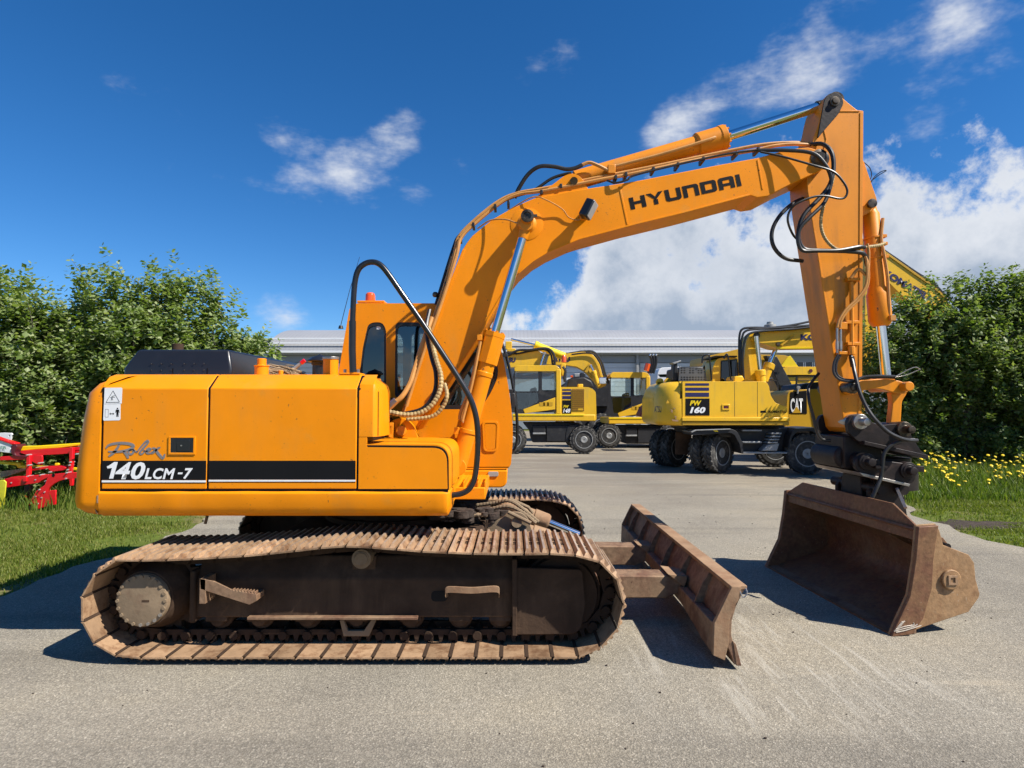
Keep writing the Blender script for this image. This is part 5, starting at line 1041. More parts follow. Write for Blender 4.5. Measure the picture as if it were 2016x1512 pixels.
# a bundle of straw and a red tipped stick lie on the hood
random.seed(21); m = MB(); c = W(558, 722, 4.9)
for k in range(170):
    a = random.uniform(0, 6.28); r = random.uniform(.02,.17); p = Vector((c.x+r*math.cos(a)*.9, 4.9+r*math.sin(a)*.6, ZT+random.uniform(.0,.11)*(1.1-r/.2)))
    b = random.uniform(-.5,.5); dv = Vector((math.cos(b), random.uniform(-.6,.6), random.uniform(-.45,.15)))*random.uniform(.05,.11)
    m.tube([p-dv, p+Vector((0,0,.012)), p+dv], .0035, 4)
tag(m.build('straw_bundle', STRAW, smooth=0), 'bundle of dry brown straw lying on the orange hood beside the filler neck', 'straw')
m = MB(); a, b = W(575,729,5.3), W(594,714,5.3); m.tube([a, b], .016, 8); o = m.build('red_tipped_stick', RIM); tag(o, 'grey stick with a red tip lying behind the straw on the orange hood', 'stick')
m = MB(); dv = (b-a).normalized(); m.tube([b-dv*.005, b+dv*.035], .019, 8); m.build('tip', REDP, o)
# ------------------------------------------------------------------ machines parked behind
def poly(name, pts, Y, dY, mt, parent, bevel=.02, r=0.0, n=3, smooth=40):
    m = MB(); m.prism(WP(rnd_poly(pts, r, n), Y), (0, dY, 0)); return m.build(name, mt, parent, bevel, smooth)
def rect(u0, v0, u1, v1): return [(u0,v0),(u1,v0),(u1,v1),(u0,v1)]
def framed(name, outer, holes, Y, dY, mt, parent, bevel=.01):
    m = MB(); plate(m, [WP(outer, Y)]+[WP(h_, Y) for h_ in holes], (0, dY, 0)); return m.build(name, mt, parent, bevel)
def btext(name, s, u0, v1, u1, v0, Y, mt, parent, bold=.0, shear=0, tilt=None):
    a, b, c = W(u0, v1, Y), W(u1, v1 if tilt is None else tilt, Y), W(u0, v0, Y)
    ux = (b-a); uz = Vector((-ux.z, 0, ux.x)).normalized()
    return text(name, s, a, ux, uz, (c-a).length, mt, parent, bold, shear, ux.length, .004)
def wheel(center, r, w, parent, yaw=0.0, lugs=22, hub=RIM, seed=1, two=False):
    """tyre with chevron lugs, rim and hub; axis along y, yawed about z"""
    M4 = Matrix.Translation(center) @ Matrix.Rotation(yaw, 4, 'Z')
    m = MB(); m.lathe((0,0,0), (0,1,0), [(-w/2+.02,r*.56),(-w/2,r*.62),(-w/2,r*.80),(-w/2+.04,r*.93),(-w/2+.07,r*.955),(w/2-.07,r*.955),(w/2-.04,r*.93),(w/2,r*.80),(w/2,r*.62),(w/2-.02,r*.56)], 36)
    for k in range(lugs):
        for sgn in (-1, 1):
            a0 = 2*math.pi*(k+(.5 if sgn > 0 else 0))/lugs; a1 = a0+.24; t_ = .085/r*.5
            def pt(a, y, rr): return (rr*math.cos(a), y, rr*math.sin(a))
            y0, y1 = sgn*w*.02, sgn*(w/2-.005)
            m.hexa([pt(a0-t_,y0,r*.94),pt(a0+t_,y0,r*.94),pt(a1+t_,y1,r*.90),pt(a1-t_,y1,r*.90)], [pt(a0-t_*.8,y0,r),pt(a0+t_*.8,y0,r),pt(a1+t_*.8,y1,r*.985),pt(a1-t_*.8,y1,r*.985)])
    o = bpy.data.objects.new('wheel', m.mesh('wheel', TYRE, 30)); C.objects.link(o); o.matrix_basis = M4; adopt(o, parent)
    q = MB(); q.lathe((0,0,0), (0,1,0), [(-w/2+.03,r*.60),(-w/2+.012,r*.585),(-w/2+.012,r*.54),(-w/2+.09,r*.50),(-w/2+.10,r*.30),(w/2-.03,r*.56)], 28); h_ = bpy.data.objects.new('rim', q.mesh('rim', CHAR, 35)); C.objects.link(h_); h_.matrix_basis = M4; adopt(h_, o)
    q = MB(); q.loft([[(rr_*math.cos(6.2832*k/28), yy_, rr_*math.sin(6.2832*k/28)) for k in range(28)] for yy_, rr_ in ((-w/2+.004,r*.57),(-w/2-.008,r*.575),(-w/2-.008,r*.615),(-w/2+.004,r*.62),(-w/2+.004,r*.57))], False); h_ = bpy.data.objects.new('lock_ring', q.mesh('lock_ring', hub, 35)); C.objects.link(h_); h_.matrix_basis = M4; adopt(h_, o)
    q = MB(); q.lathe((0,0,0), (0,1,0), [(-w/2+.02,.02),(-w/2+.005,r*.20),(-w/2+.03,r*.27),(-w/2+.09,r*.28)], 20); h_ = bpy.data.objects.new('hub', q.mesh('hub', hub, 35)); C.objects.link(h_); h_.matrix_basis = M4; adopt(h_, o)
    return o
def GZ(Y): return 0.0
def vent(parent, u0, v0, u1, v1, Y, n, mt):
    for k in range(n):
        v = v0+(v1-v0)*(k+.5)/n; m = MB(); m.box(W(u0,v,Y).x, W(u1,v,Y).x, Y-.012, Y+.02, W(u0,v,Y).z-.012, W(u0,v,Y).z+.014); m.build('slat', mt, parent)

def small_excavator(label, Y, f, number, cabtext, xo, full=True):
    """wheeled excavator seen from its cab side; f maps reference pixels (traced on the nearer one) to this one"""
    T_ = thing('wheeled_excavator', (f([(1100,895)])[0][0], 0, 0), label, 'excavator', 'wheeled excavators parked in the back row')
    a = W(*f([(1090,893)])[0], Y); T_.location = (a.x, Y+1.2, 0)
    dY = 2.4
    def pl(name, pts, dy, d, mt, par, bevel=.02, r=0.0, n=3): return poly(name, f(pts), Y+dy, d, mt, par, bevel, r, n)
    # superstructure
    pl('deck', rect(1009,816,1172,829), 0, dY, YELLOW, T_, .03); pl('lit_deck_edge', rect(1009,815,1150,818.5), -.02, .1, YELB, T_, .01)  # brighter yellow strip paints the sunlit upper edge of the skirt
    if full:
        b = pl('engine_hood', [(1104,762,.5),(1160,762,6),(1173,770,6),(1174.5,828,4),(1104,829)], .02, dY-.04, YELLOW, T_, .06, 3)
        for v0, v1 in ((766,769),(771.5,777),(779.5,785.5)): pl('navy_stripe', rect(1107,v0,1124.5,v1), .014, .01, NAVY, b, 0)
        pl('model_panel', rect(1107,788,1124.5,815), .012, .012, BLACKS, b, 0)
        if number:
            btext('model_code', 'PW', *f([(1109,803)])[0], *f([(1120,797.5)])[0], Y+.008, YELB, b, .03, .25); btext('model_number', number, *f([(1108.5,812.5)])[0], *f([(1123,804.5)])[0], Y+.008, WHITES, b, .04, .25)
        pl('grille', rect(1126,766,1150,809), .014, .01, MAROON, b, 0); vent(b, *f([(1126,766)])[0], *f([(1150,809)])[0], Y+.005, 11, YELLOWD)
        pl('hood_handle', rect(1138,803,1148,809), .0, .03, YELLOW, b, .01); pl('hood_bracket', rect(1138,756,1148,763), .4, .3, YELLOW, T_, .02)
        pl('exhaust', rect(1142,734,1153,752), 1.2, .25, BLACKP, T_, .04); pl('rear_cover', [(1115,763),(1120,746),(1150,742),(1165,750),(1170,763)], 1.0, 1.2, CHAR, T_, .05)
    # cab
    out = [(1004,812),(1010,740),(1015,724,4),(1020,720,3),(1095,720,5),(1102,728,4),(1104,812)]
    d1_ = rnd_poly(rect(1014,730,1060,770.5), 4); d2_ = rnd_poly(rect(1067,728,1094,768), 3); d3_ = rnd_poly([(1017,773),(1060,773),(1060,790),(1034,806),(1020,806)], 3)
    cb_ = framed('cab', f(rnd_poly(out, 2, 3)), [f(d1_), f(d2_), f(d3_)], Y+.02, .05, CHAR, T_, .01)
    for w_ in (d1_, d2_, d3_): poly('window', f(w_), Y+.045, .01, GLASSC, cb_, 0)
    o = framed('far_wall', f(rnd_poly(out, 2, 3)), [f(d1_), f(d2_)], Y+1.0, .05, CHAR, cb_, .01)
    pl('cab_roof', [(1012,725),(1018,719),(1096,719,5),(1103.5,727,4),(1103.5,731),(1014,731)], .0, 1.08, YELLOW, cb_, .03, 2)
    pl('rear_pillar', rect(1094.5,727,1104.5,815), -.01, 1.1, YELLOW, cb_, .03); pl('sill_panel', [(1030,806),(1093,782.5),(1093,806),(1033,814)], -.012, .03, YELLOW, cb_, .01)
    pl('sill_plate', [(1012,814),(1018,806),(1030,806),(1033,814)], 0, .03, CHAR, cb_, 0); pl('seat', [(1042,806),(1044,765),(1056,762),(1062,806)], .4, .5, INTER, cb_, .05)
    btext('cab_lettering', 'KOMATSU', *f([(1033,729.5)])[0], *f([(1056,726)])[0], Y+.016, WHITES, cb_, .02)
    btext('sill_lettering', 'LC 148' if False else '---', *f([(1062,799)])[0], *f([(1088,792)])[0], Y-.016, YELLOWD, cb_, .1)
    # undercarriage
    pl('chassis', [(1030,833),(1060,833),(1142,833),(1136,871),(1048,871),(1044,850)], .25, dY-.5, CHAR, T_, .04, 3); pl('tool_box', rect(1076,838,1118,869), .12, .2, CHAR, T_, .02); pl('step_box', rect(1049,838,1074,855), .12, .2, CHAR, T_, .02); pl('step_tread', rect(1049,852,1074,855), .05, .2, RIM, T_, .01)
    pl('fender', [(1118,838),(1128,836),(1140,836),(1128,846),(1121,856),(1119,871),(1113,871),(1114,852)], .1, .4, CHAR, T_, .02)
    wr = W(*f([(1149,893)])[0], Y).z; r = .52; x1 = W(*f([(1149,870)])[0], Y+.15).x; x0 = W(*f([(1009,870)])[0], Y+.15).x
    for x in (x0, x1):
        wheel((x, Y+.16, r), r, .30, T_); wheel((x, Y+dY-.2, r), r, .30, T_)
    return T_
idf = lambda pts: pts
ex148 = small_excavator('yellow wheeled excavator with brown grille on its hood, just right of the orange cab', 21.6, idf, '148', True, 0)
# its folded boom and arm behind the cab roof
bY = 23.0
poly('boom', [(1000,697),(1040,688),(1062,690,4),(1068,700),(1066,722),(1040,722),(1010,723),(998,725)], bY, .45, YELLOW, ex148, .03, 2)
btext('boom_lettering', 'SU', 1002, 713, 1015, 704, bY-.01, NAVY, ex148, .06)
m = MB(); m.tube(spline(WP([(1000,700),(1020,690),(1045,689),(1075,686),(1088,694),(1092,710),(1091,722)], bY-.1), 5), .05, 7); m.build('boom_hose', HOSEB, ex148)
m = MB(); m.tube(spline(WP([(996,694),(1018,696),(1040,692),(1070,688),(1084,697),(1088,720)], bY-.05), 5), .04, 7); m.build('boom_hose', HOSEB, ex148)
m = MB(); m.cyl(W(1072,697,bY-.1), W(1064,722,bY-.1), .06); m.build('positioner_rod', CHROME, ex148); m = MB(); m.lathe(W(1072,696,bY-.14), (0,-1,0), [(-.1,.07),(0,.07),(.03,.05)], 14); m.build('boom_pin', STEEL, ex148)
poly('rod_mast', [(995,672),(1008,672),(1008,686),(995,688)], bY+.1, .2, YELLOW, ex148, .02)
ram(W(1112,702,23.4), W(1052,679,23.4), W(1006,668,23.4), .15, .05, YELB, 'arm_cylinder', ex148)
poly('base_plate', rect(998,686,1015,692), bY, .4, YELLOW, ex148, .02)
m = MB(); c = W(1110,703,21.9); m.lathe((c.x,21.9,c.z-.2), (0,0,1), [(0,.06),(.02,.09),(.22,.085),(.28,.04)], 14); m.build('beacon', BEACON, ex148)
m = MB(); m.box(W(1104,716,21.9).x, W(1113,716,21.9).x, 21.8, 22.1, W(1104,740,21.9).z, W(1104,716,21.9).z); m.build('lamp_box', YELLOW, ex148, .02)
m = MB(); m.tube(spline(WP([(1108,722),(1113,730),(1111,742),(1112,752)], 21.7), 5), .05, 7); m.build('mirror_stalk', CHAR, ex148)
f2 = lambda pts: [((p[0]-1104)*.86+1280, (p[1]-812)*.93+819)+tuple(p[2:]) for p in pts]
ex2 = small_excavator('yellow wheeled excavator farthest back, only its cab and curved boom showing between the other two', 24.5, f2, None, True, 0, False)
bY = 24.9
poly('boom', [(1195,758),(1186,738),(1180,716),(1168,698,6),(1150,692,6),(1110,697),(1080,700),(1075,718),(1112,719),(1135,722),(1152,731),(1172,752),(1180,765)], bY, .45, YELLOW, ex2, .03, 3)
btext('boom_lettering', 'ATSU', 1088, 711.5, 1122, 701.5, bY-.01, NAVY, ex2, .05, tilt=712.5)
m = MB(); m.tube(spline(WP([(1120,696),(1150,692),(1170,694),(1184,712),(1192,738),(1200,756)], bY+.1), 5), .05, 7); m.build('boom_hose', HOSEB, ex2)
m = MB(); m.tube(spline(WP([(1125,698),(1155,695),(1172,700),(1183,720),(1190,745)], bY-.08), 5), .035, 7); m.build('boom_hose', HOSEB, ex2)
ram(W(1176,756,bY-.1), W(1168,730,bY-.1), W(1162,718,bY-.1), .10, .05, YELLOW, 'boom_cylinder', ex2)
poly('cylinder_bracket', [(1150,732),(1160,716),(1166,718),(1156,734)], bY-.12, .1, YELLOWD, ex2, .01)
m = MB(); m.box(W(1176,722,bY).x, W(1190,722,bY).x, bY-.5, bY-.3, W(1176,757,bY).z, W(1176,744,bY).z); m.build('mirror', CHROME, ex2, .03)
for k in range(3):
    m = MB(); m.tube(spline(WP([(1276+k*5,735),(1283+k*4,718),(1282+k*5,706),(1279+k*6,700)], 24.2), 5), .055, 7); m.build('hose_bundle', HOSEB, ex2)
m = MB(); m.tube(WP([(1272,730),(1276,716)], 24.1), .11, 8); m.build('hose_joint', BEACON, ex2)
for k in range(3): m = MB(); m.tube(WP([(1279+k*6,701),(1281+k*6,697)], 24.2), .04, 6); m.build('hose_fitting', CHROME, ex2)
poly('red_fender', [(1258,820),(1268,800),(1285,790),(1300,800),(1300,822)], 22.6, .8, MAROON, ex2, .05)

# ---- the nearer wheeled excavator with the black 160 panel
YB_ = 15.0
a = W(1430, 930, YB_); T6 = thing('wheeled_excavator', (a.x, YB_+1.2, 0), 'yellow wheeled excavator with dual tyres and large black number panel, nearest of the parked row', 'excavator', 'wheeled excavators parked in the back row')
m = MB()
def cwl(z, ins):
    xr, xl = W(1342,800,YB_).x, W(1287,800,YB_+.5).x+ins; y0, y1 = YB_+ins*.6, YB_+2.5-ins*.6; pts = [(xr,y0,z)]
    for k in range(9): a_ = R(268-88*k/8); pts.append((xl+.55+.55*math.cos(a_), y0+.65+.65*math.sin(a_), z))
    for k in range(9): a_ = R(180-88*k/8); pts.append((xl+.55+.55*math.cos(a_), y1-.65+.65*math.sin(a_), z))
    return pts+[(xr,y1,z)]
zz = lambda v: W(1342,v,YB_).z
m.loft([cwl(zz(838),.12), cwl(zz(834),.03), cwl(zz(826),0), cwl(zz(785),.01), cwl(zz(764),.10), cwl(zz(753),.22), cwl(zz(750.5),.34)]); cwt = m.build('counterweight', YELLOW, T6, 0, smooth=60)
poly('upper_body', [(1343.5,837),(1343.5,751),(1508,751,5),(1514,760),(1517,778,4),(1526,793,5),(1549,801,3),(1553,837)], YB_, 2.5, YELLOW, T6, .03, 2)
poly('body_rail', rect(1343,822,1555,829), YB_-.05, .12, YELLOW, T6, .01); poly('rail_lower', rect(1343,829.5,1554,837.5), YB_-.02, .08, YELLOWD, T6, .02)
for u in (1446, 1491): poly('panel_seam', rect(u,752,u+.7,820), YB_-.002, .004, CHAR, T6, 0)
for v0, v1 in ((754.5,759),(763,769),(773,781)): poly('navy_stripe', rect(1349.5,v0,1396,v1), YB_-.006, .01, NAVY, T6, 0)
poly('model_panel', rect(1350,784.5,1397,818), YB_-.008, .01, BLACKS, T6, 0)
btext('model_code', 'PW', 1358, 798.5, 1381, 788.5, YB_-.01, YELB, T6, .04, .25); btext('model_number', '160', 1358, 813.5, 1389, 801, YB_-.01, WHITES, T6, .05, .25)
framed('latch_frame', rect(1422,796,1437,807), [rect(1424.5,798.5,1434.5,804.5)], YB_-.02, .02, YELLOW, T6, .004); poly('latch', rect(1425,799,1434,804), YB_-.012, .01, MAROON, T6, 0)
btext('body_lettering', 'KOMATSU', 1513, 813, 1548, 808.3, YB_-.004, BLACKS, T6, .03); poly('body_emblem', rect(1497.5,808.5,1508,812.5), YB_-.005, .004, BLACKS, T6, 0)
btext('side_lettering', 'ATSU', 1288, 812, 1302, 799.5, YB_+.10, CHAR, T6, .03); 
m = MB(); A_ = [W(1311,794,YB_), W(1318,794,YB_), W(1314.5,786.5,YB_)]
m.prism([p+Vector((0,-.004,0)) for p in A_], (0,.02,0)); m.build('warning_triangle', YELLOWD, T6)
for (u0,v0,u1,v1) in ((1320,805,1325,813),(1328,818,1332,826),(1325,802,1330,806),(1322,825,1336,830)): poly('paint_chip', [(u0,v0),(u1,v0+2),(u1-1,v1),(u0+2,v1-1)], YB_-.003, .004, RUST, T6, 0)
grid_h = []
for r_ in range(6):
    for c_ in range(9):
        if r_ == 3: continue
        u, v = 1340+c_*5.6, 724+r_*4.4
        if (r_ < 3 and c_ in (2,5)) : continue
        grid_h.append(rect(u, v, u+3.4, v+2.3))
framed('engine_screen', [(1336,750),(1338,720),(1387,719),(1392,750)], grid_h, YB_+.4, .03, SCREEN, T6, .0); poly('engine_top', [(1337,751),(1339,722),(1386,721),(1391,751)], YB_+.55, 1.4, CHAR, T6, .05)
poly('stack', [(1325,750),(1327,716),(1334,713),(1336,750)], YB_+.5, .3, CHAR, T6, .03); poly('stack_lid', [(1323,714),(1334,711),(1341,709),(1340,712),(1328,717)], YB_+.45, .35, RIM, T6, .01)
for u in (1296, 1312): m = MB(); p = W(u+2, 752, YB_+1); m.lathe((p.x,p.y,p.z), (0,-1,0), [(0,.10),(.09,.10)], 16); m.box(p.x-.08,p.x+.08,p.y-.09,p.y,p.z-.15,p.z); m.build('lifting_eye', YELLOW, T6, .01)
cab6 = poly('cab', [(1402,752),(1403,722,8),(1411,706,6),(1430,703,8),(1452,704,5),(1456,752)], YB_+1.3, 1.1, YELLOW, T6, .06, 3); poly('cab_glass', [(1420,750),(1421,712),(1450,709),(1452,750)], YB_+1.27, .02, GLASSD, cab6, 0); poly('cab_glass_frame', [(1418,751),(1419,710),(1452,707),(1454,751)], YB_+1.292, .005, CHAR, cab6, 0)
for pts in ([(1382,715),(1384,702),(1394,699),(1397,706),(1401,748)], [(1425,706),(1428,700),(1433,701),(1439,748)], [(1449,712),(1449,745)]): m = MB(); m.tube(spline(WP(pts, YB_+.35), 4), .022, 8); m.build('handrail', RAILB, T6)
poly('roof_guard', rect(1408,700,1452,703), YB_+1.2, 1.2, CHAR, T6, .02)
poly('step_cap', [(1444,752),(1446,741),(1462,739),(1466,748),(1455,753)], YB_+.3, .6, YELLOW, T6, .03)
bY = YB_+1.05
poly('lower_boom', [(1466,750),(1464,714),(1470,668,4),(1478,657,5),(1486,652,6),(1493,660,4),(1492,690),(1499,751)], bY, .42, YELLOW, T6, .02, 2)
poly('upper_boom', [(1478,668,5),(1487,655,4),(1510,650),(1560,646),(1610,641),(1690,640),(1692,684),(1560,685.5),(1530,686,6),(1500,676,10),(1484,672)], bY-.06, .54, YELLOW, T6, .02, 3)
btext('boom_lettering', 'KOMATSU', 1576, 670, 1682, 658, bY-.065, NAVY, T6, .05)
poly('boom_edge', [(1530,683.5),(1692,682),(1692,685),(1530,686.5)], bY-.075, .02, YELB, T6, 0)
m = MB(); m.lathe(W(1489,661,bY-.06), (0,-1,0), [(0,.09),(.03,.09),(.04,.05)], 16); m.build('boom_pin', PIN, T6); m = MB(); m.lathe(W(1531,678,bY-.06), (0,-1,0), [(0,.06),(.05,.05)], 12); m.build('boom_pin', PIN, T6)
m = MB(); m.tube(spline(WP([(1562,661),(1550,670),(1538,680)], bY-.1), 4), .035, 6); m.build('boom_pipe', YELLOWD, T6)
ram(W(1500,765,bY-.15), W(1496,728,bY-.15), W(1489,662,bY-.15), .12, .06, YELLOW, 'boom_cylinder', T6); ram(W(1502,750,bY+.2), W(1516,715,bY+.2), W(1529,682,bY+.2), .13, .06, YELLOW, 'positioner_cylinder', T6)
for k, pts in enumerate(([(1456,735),(1455,690),(1456,660),(1462,648),(1480,645),(1520,645),(1560,640),(1600,632)], [(1459,740),(1458,690),(1461,664),(1468,652),(1490,648),(1540,645),(1600,640)], [(1464,745),(1462,700),(1466,672),(1474,658),(1500,652),(1560,648),(1602,643)])):
    m = MB(); m.tube(spline(WP(pts, bY-.12-.05*k), 6), .030, 7); m.build('boom_hose', HOSEB, T6)
m = MB(); c = W(1516, 641, bY+.1); m.lathe((c.x,c.y,c.z-.06), (0,0,1), [(0,.16),(.08,.15),(.10,.09),(.16,.08),(.17,.03)], 16); m.build('boom_beacon', RIM, T6)
m = MB(); m.tube(spline(WP([(1520,651),(1560,648),(1605,642)], bY-.09), 4), .03, 6); m.build('boom_pipe', YELLOWD, T6)
# chassis
poly('chassis', [(1362,842),(1555,842),(1556,893),(1460,893),(1452,862),(1365,856)], YB_+.35, 1.8, CHAR, T6, .04); poly('slew_neck', rect(1350,836,1545,846), YB_+.5, 1.5, CHAR, T6, .04)
poly('fender', [(1360,850),(1370,846,6),(1440,844,6),(1452,850,4),(1462,872),(1464,893),(1460,893),(1456,874),(1446,856),(1438,852),(1362,857)], YB_+.02, .8, CHAR, T6, .015, 2); poly('fender', [(1552,882),(1556,856,8),(1566,843),(1600,842,8),(1618,856),(1626,872),(1612,858),(1598,848),(1570,849),(1560,860)], YB_+.02, .8, CHAR, T6, .015, 2)
for (v0, v1) in ((846,849),(869,872.5)): poly('side_step', rect(1462,v0,1500,v1), YB_+.1, .25, RIM, T6, .01)
for k in range(4): poly('ladder_rung', [(1520-k*2.5,852+k*6),(1540-k*2.5,852+k*6),(1538-k*2.5,855+k*6),(1518-k*2.5,855+k*6)], YB_+.05, .3, RIM, T6, .01)
poly('tool_box', [(1500,888),(1512,875),(1535,873),(1530,888)], YB_+.08, .5, RIM, T6, .02); poly('chassis_rail', rect(1462,890,1550,893.5), YB_+.1, .3, RIM, T6, .01); poly('stripe_mark', [(1404,847),(1412,846),(1414,850),(1408,850)], YB_+.0, .02, YELB, T6, 0)
poly('lit_fender_top', [(1361,850),(1370,846),(1438,844),(1440,845.5),(1371,848),(1362,852)], YB_-.02, .84, RIM, T6, .005); poly('lit_fender_top', [(1566,842.5),(1600,841),(1602,842.5),(1567,844)], YB_-.02, .84, RIM, T6, .005)  # pale grey plates put the lit upper edge of the fenders into colour
poly('mud_flap', rect(1330,850,1362,895), YB_+.9, .06, MUD, T6, .02)
r6 = .53
xw = W(1415, 890, YB_+.45).x; wheel((xw, YB_+.52, r6), r6, .30, T6, R(38), 24); wheel((xw-.26, YB_+.80, r6), r6, .30, T6, R(38), 24)
xw = W(1587, 890, YB_+.2).x; wheel((xw, YB_+.25, r6), r6, .30, T6, 0, 24); wheel((xw, YB_+2.1, r6), r6, .30, T6, 0, 24)
xw = W(1318, 890, YB_+2.0).x; wheel((xw+.18, YB_+2.15, r6), r6, .30, T6, R(38), 24); wheel((xw-.05, YB_+2.4, r6), r6, .30, T6, R(38), 24)
poly('rag', [(1512,893),(1528,890),(1540,893),(1534,899),(1518,900)], YB_+.4, .2, RIM, T6, .02)

# ---- loader-like machine with the black letter panel, behind the 160
YK = 18.2; a = W(1600, 840, YK); T7 = thing('wheel_loader', (a.x, YK+1.2, 0), 'dull yellow machine with white letters on a black panel, half hidden behind the orange arm', 'loader')
poly('rear_body', [(1545,842),(1550,775,4),(1558,768,4),(1640,764,5),(1700,768),(1705,842)], YK, 2.4, YELLOWD, T7, .05, 3)
kp = poly('letter_panel', rnd_poly([(1554,814),(1556,772),(1588,769),(1589,815)], 2), YK-.012, .02, BLACKS, T7, .004)
btext('panel_lettering', 'CAT', 1556.5, 812.5, 1581, 784, YK-.014, WHITES, T7, .03); m = MB(); m.prism(WP([(1560,813),(1577,813),(1568.5,800)], YK-.022), (0,.006,0)); m.build('panel_triangle', YELLOWD, T7, smooth=0)
poly('red_reflector', rect(1610,820,1622,826), YK-.02, .02, REDP, T7, .004); poly('red_marker', [(1620,853),(1622,845),(1626,844),(1629,853)], YK-.1, .1, REDREF, T7, .01)  # the pink-red triangle is a small marker, no lamp
m = MB(); c = W(1571,763,YK); m.lathe(c, (0,-1,0), [(0,.05),(.05,.05),(.051,.02)], 14); m.tube(WP([(1571,766),(1570,775)], YK-.03), .03, 6); m.build('grab_ring', RIM, T7); m = MB(); m.tube(WP([(1568,765),(1568,742)], YK+.1), .03, 6); m.build('post', CHAR, T7)
poly('rear_deck', [(1575,768),(1580,756,4),(1610,752),(1640,752),(1640,768)], YK+.5, 1.4, CHAR, T7, .05, 2)
for x_ in (1590, 1690): p = W(x_, 880, YK+.3); wheel((p.x, YK+.5, .62), .62, .42, T7); wheel((p.x, YK+2.0, .62), .62, .42, T7)
poly('axle_frame', rect(1560,838,1700,858), YK+.4, 1.6, CHAR, T7, .04)

# ---- dump truck far behind
YT = 27.0; a = W(1520, 860, YT); T8 = thing('dump_truck', (a.x, YT+1.5, 0), 'big yellow dump truck with slanted bed behind the boom of the nearest wheeled excavator', 'truck')
poly('dump_bed', [(1396,712),(1398,700),(1454,687),(1460,697),(1545,699,3),(1553,702),(1556,722),(1534,724),(1470,760),(1405,745)], YT, 3.0, YELLOWD, T8, .04, 1); poly('bed_flank', [(1536,722),(1552,702),(1556,700),(1572,722)], YT-.05, .1, YELB, T8, .01); poly('bed_dark_panel', [(1508,700),(1530,702),(1548,735),(1566,770),(1540,770)], YT-.4, .35, CHAR, T8, .02)  # the charcoal piece is a dark slanted panel
poly('truck_frame', rnd_poly([(1539,722),(1700,722),(1700,738),(1549,738)], 1), YT-.1, 3.0, YELLOW, T8, .03); poly('engine_body', [(1550,742),(1700,742),(1700,790),(1500,790),(1500,770),(1545,770)], YT, 2.8, YELLOW, T8, .04)
poly('grille_panel', rect(1571,741,1594,750), YT-.02, .03, MAROON, T8, 0); vent(T8, 1571, 741, 1594, 750, YT-.03, 4, YELLOWD)
for (u0,v0,u1,v1) in ((1516,723,1545,723.8),(1516,749,1610,750),(1530,724,1531,775)): m = MB(); m.box(W(u0,v0,YT-.5).x, max(W(u1,v0,YT-.5).x, W(u0,v0,YT-.5).x+.03), YT-.52, YT-.49, W(u0,v1,YT-.5).z, max(W(u0,v0,YT-.5).z, W(u0,v1,YT-.5).z+.03)); m.build('guard_rail', CHAR, T8)
poly('deck_step', rect(1532,772,1552,777), YT-.5, .6, YELB, T8, .02); m = MB(); m.lathe(W(1596,730,YT-.1), (0,-1,0), [(0,.08),(.03,.08)], 14); m.build('hole_cap', MAROON, T8)
for x_ in (1440, 1500, 1620): p = W(x_, 880, YT); wheel((p.x, YT+.3, .80), .80, .5, T8, 0, 20); wheel((p.x, YT+2.5, .80), .80, .5, T8, 0, 20)
# ---- white van and grey loader far back, boom over the right shrubs
YV = 31.0; a = W(1310, 860, YV); T9 = thing('white_van', (a.x, YV+.8, 0), 'white van with rounded roof behind the black engine screen of a wheeled excavator', 'van')
poly('body', [(1293,790),(1294,735,6),(1299,724,6),(1340,722),(1372,726,6),(1384,744),(1396,752),(1398,790)], YV, 1.9, WHITEP, T9, .06, 3); poly('side_window', [(1296,737),(1300,742),(1335,742),(1335,736)], YV-.01, .02, GLASSD, T9, 0)
for x_ in (1305, 1385): p = W(x_, 840, YV); wheel((p.x, YV+.15, .34), .34, .2, T9, 0, 12)
poly('lower_body', rect(1290,790,1400,838), YV+.02, 1.86, WHITEP, T9, .04)
YG = 29.0; a = W(1160, 860, YG); T10 = thing('grey_loader', (a.x, YG+1, 0), 'dark grey machine in the back row below the curved yellow boom', 'loader')
poly('body', [(1105,800),(1106,758),(1118,752,4),(1126,742,5),(1152,740,5),(1172,748),(1200,750),(1204,800)], YG, 2.2, CHAR, T10, .06, 3); poly('tail_lamp', rect(1123,739,1128,743), YG-.02, .1, BEACON, T10, .01); poly('cabin', rect(1130,735,1150,745), YG+.6, 1.2, RIM, T10, .05)
for x_ in (1120, 1185): p = W(x_, 850, YG); wheel((p.x, YG+.2, .7), .7, .4, T10, 0, 16)
poly('chassis', rect(1108,800,1200,850), YG+.3, 1.6, CHAR, T10, .05)
YQ = 17.5; a = W(1900, 800, YQ); T11 = thing('shrub_excavator', (a.x, YQ+1, 0), 'yellow boom lettered in navy rising out of the right shrubs beside the orange arm', 'excavator')
T11.name = 'crawler_excavator'
poly('boom', [(1702,470),(1741,496),(1800,538),(1832,560),(1862,588),(1890,630),(1878,672),(1835,630),(1788,592),(1768,574),(1745,551),(1716,536)], YQ, .5, YELLOW, T11, .02, 2)
strip([(1704,473),(1741,499),(1800,541),(1832,563),(1862,591)], .06, .03, 'boom_top_edge', YELLOWD, T11, YQ)
m = MB(); m.tube(spline(WP([(1720,480),(1770,514),(1802,536),(1836,558),(1860,582)], YQ+.1), 5), .05, 6); m.build('boom_hose', HOSEB, T11)
btext('boom_lettering', 'KOMATSU', 1737, 541, 1827, 527, YQ-.01, NAVY, T11, .05, 0, tilt=594)
T11.children[-1].name = 'boom_lettering'
poly('arm', [(1705,480),(1730,490),(1726,700),(1712,760),(1702,700)], YQ+.06, .38, YELLOW, T11, .03, 3)
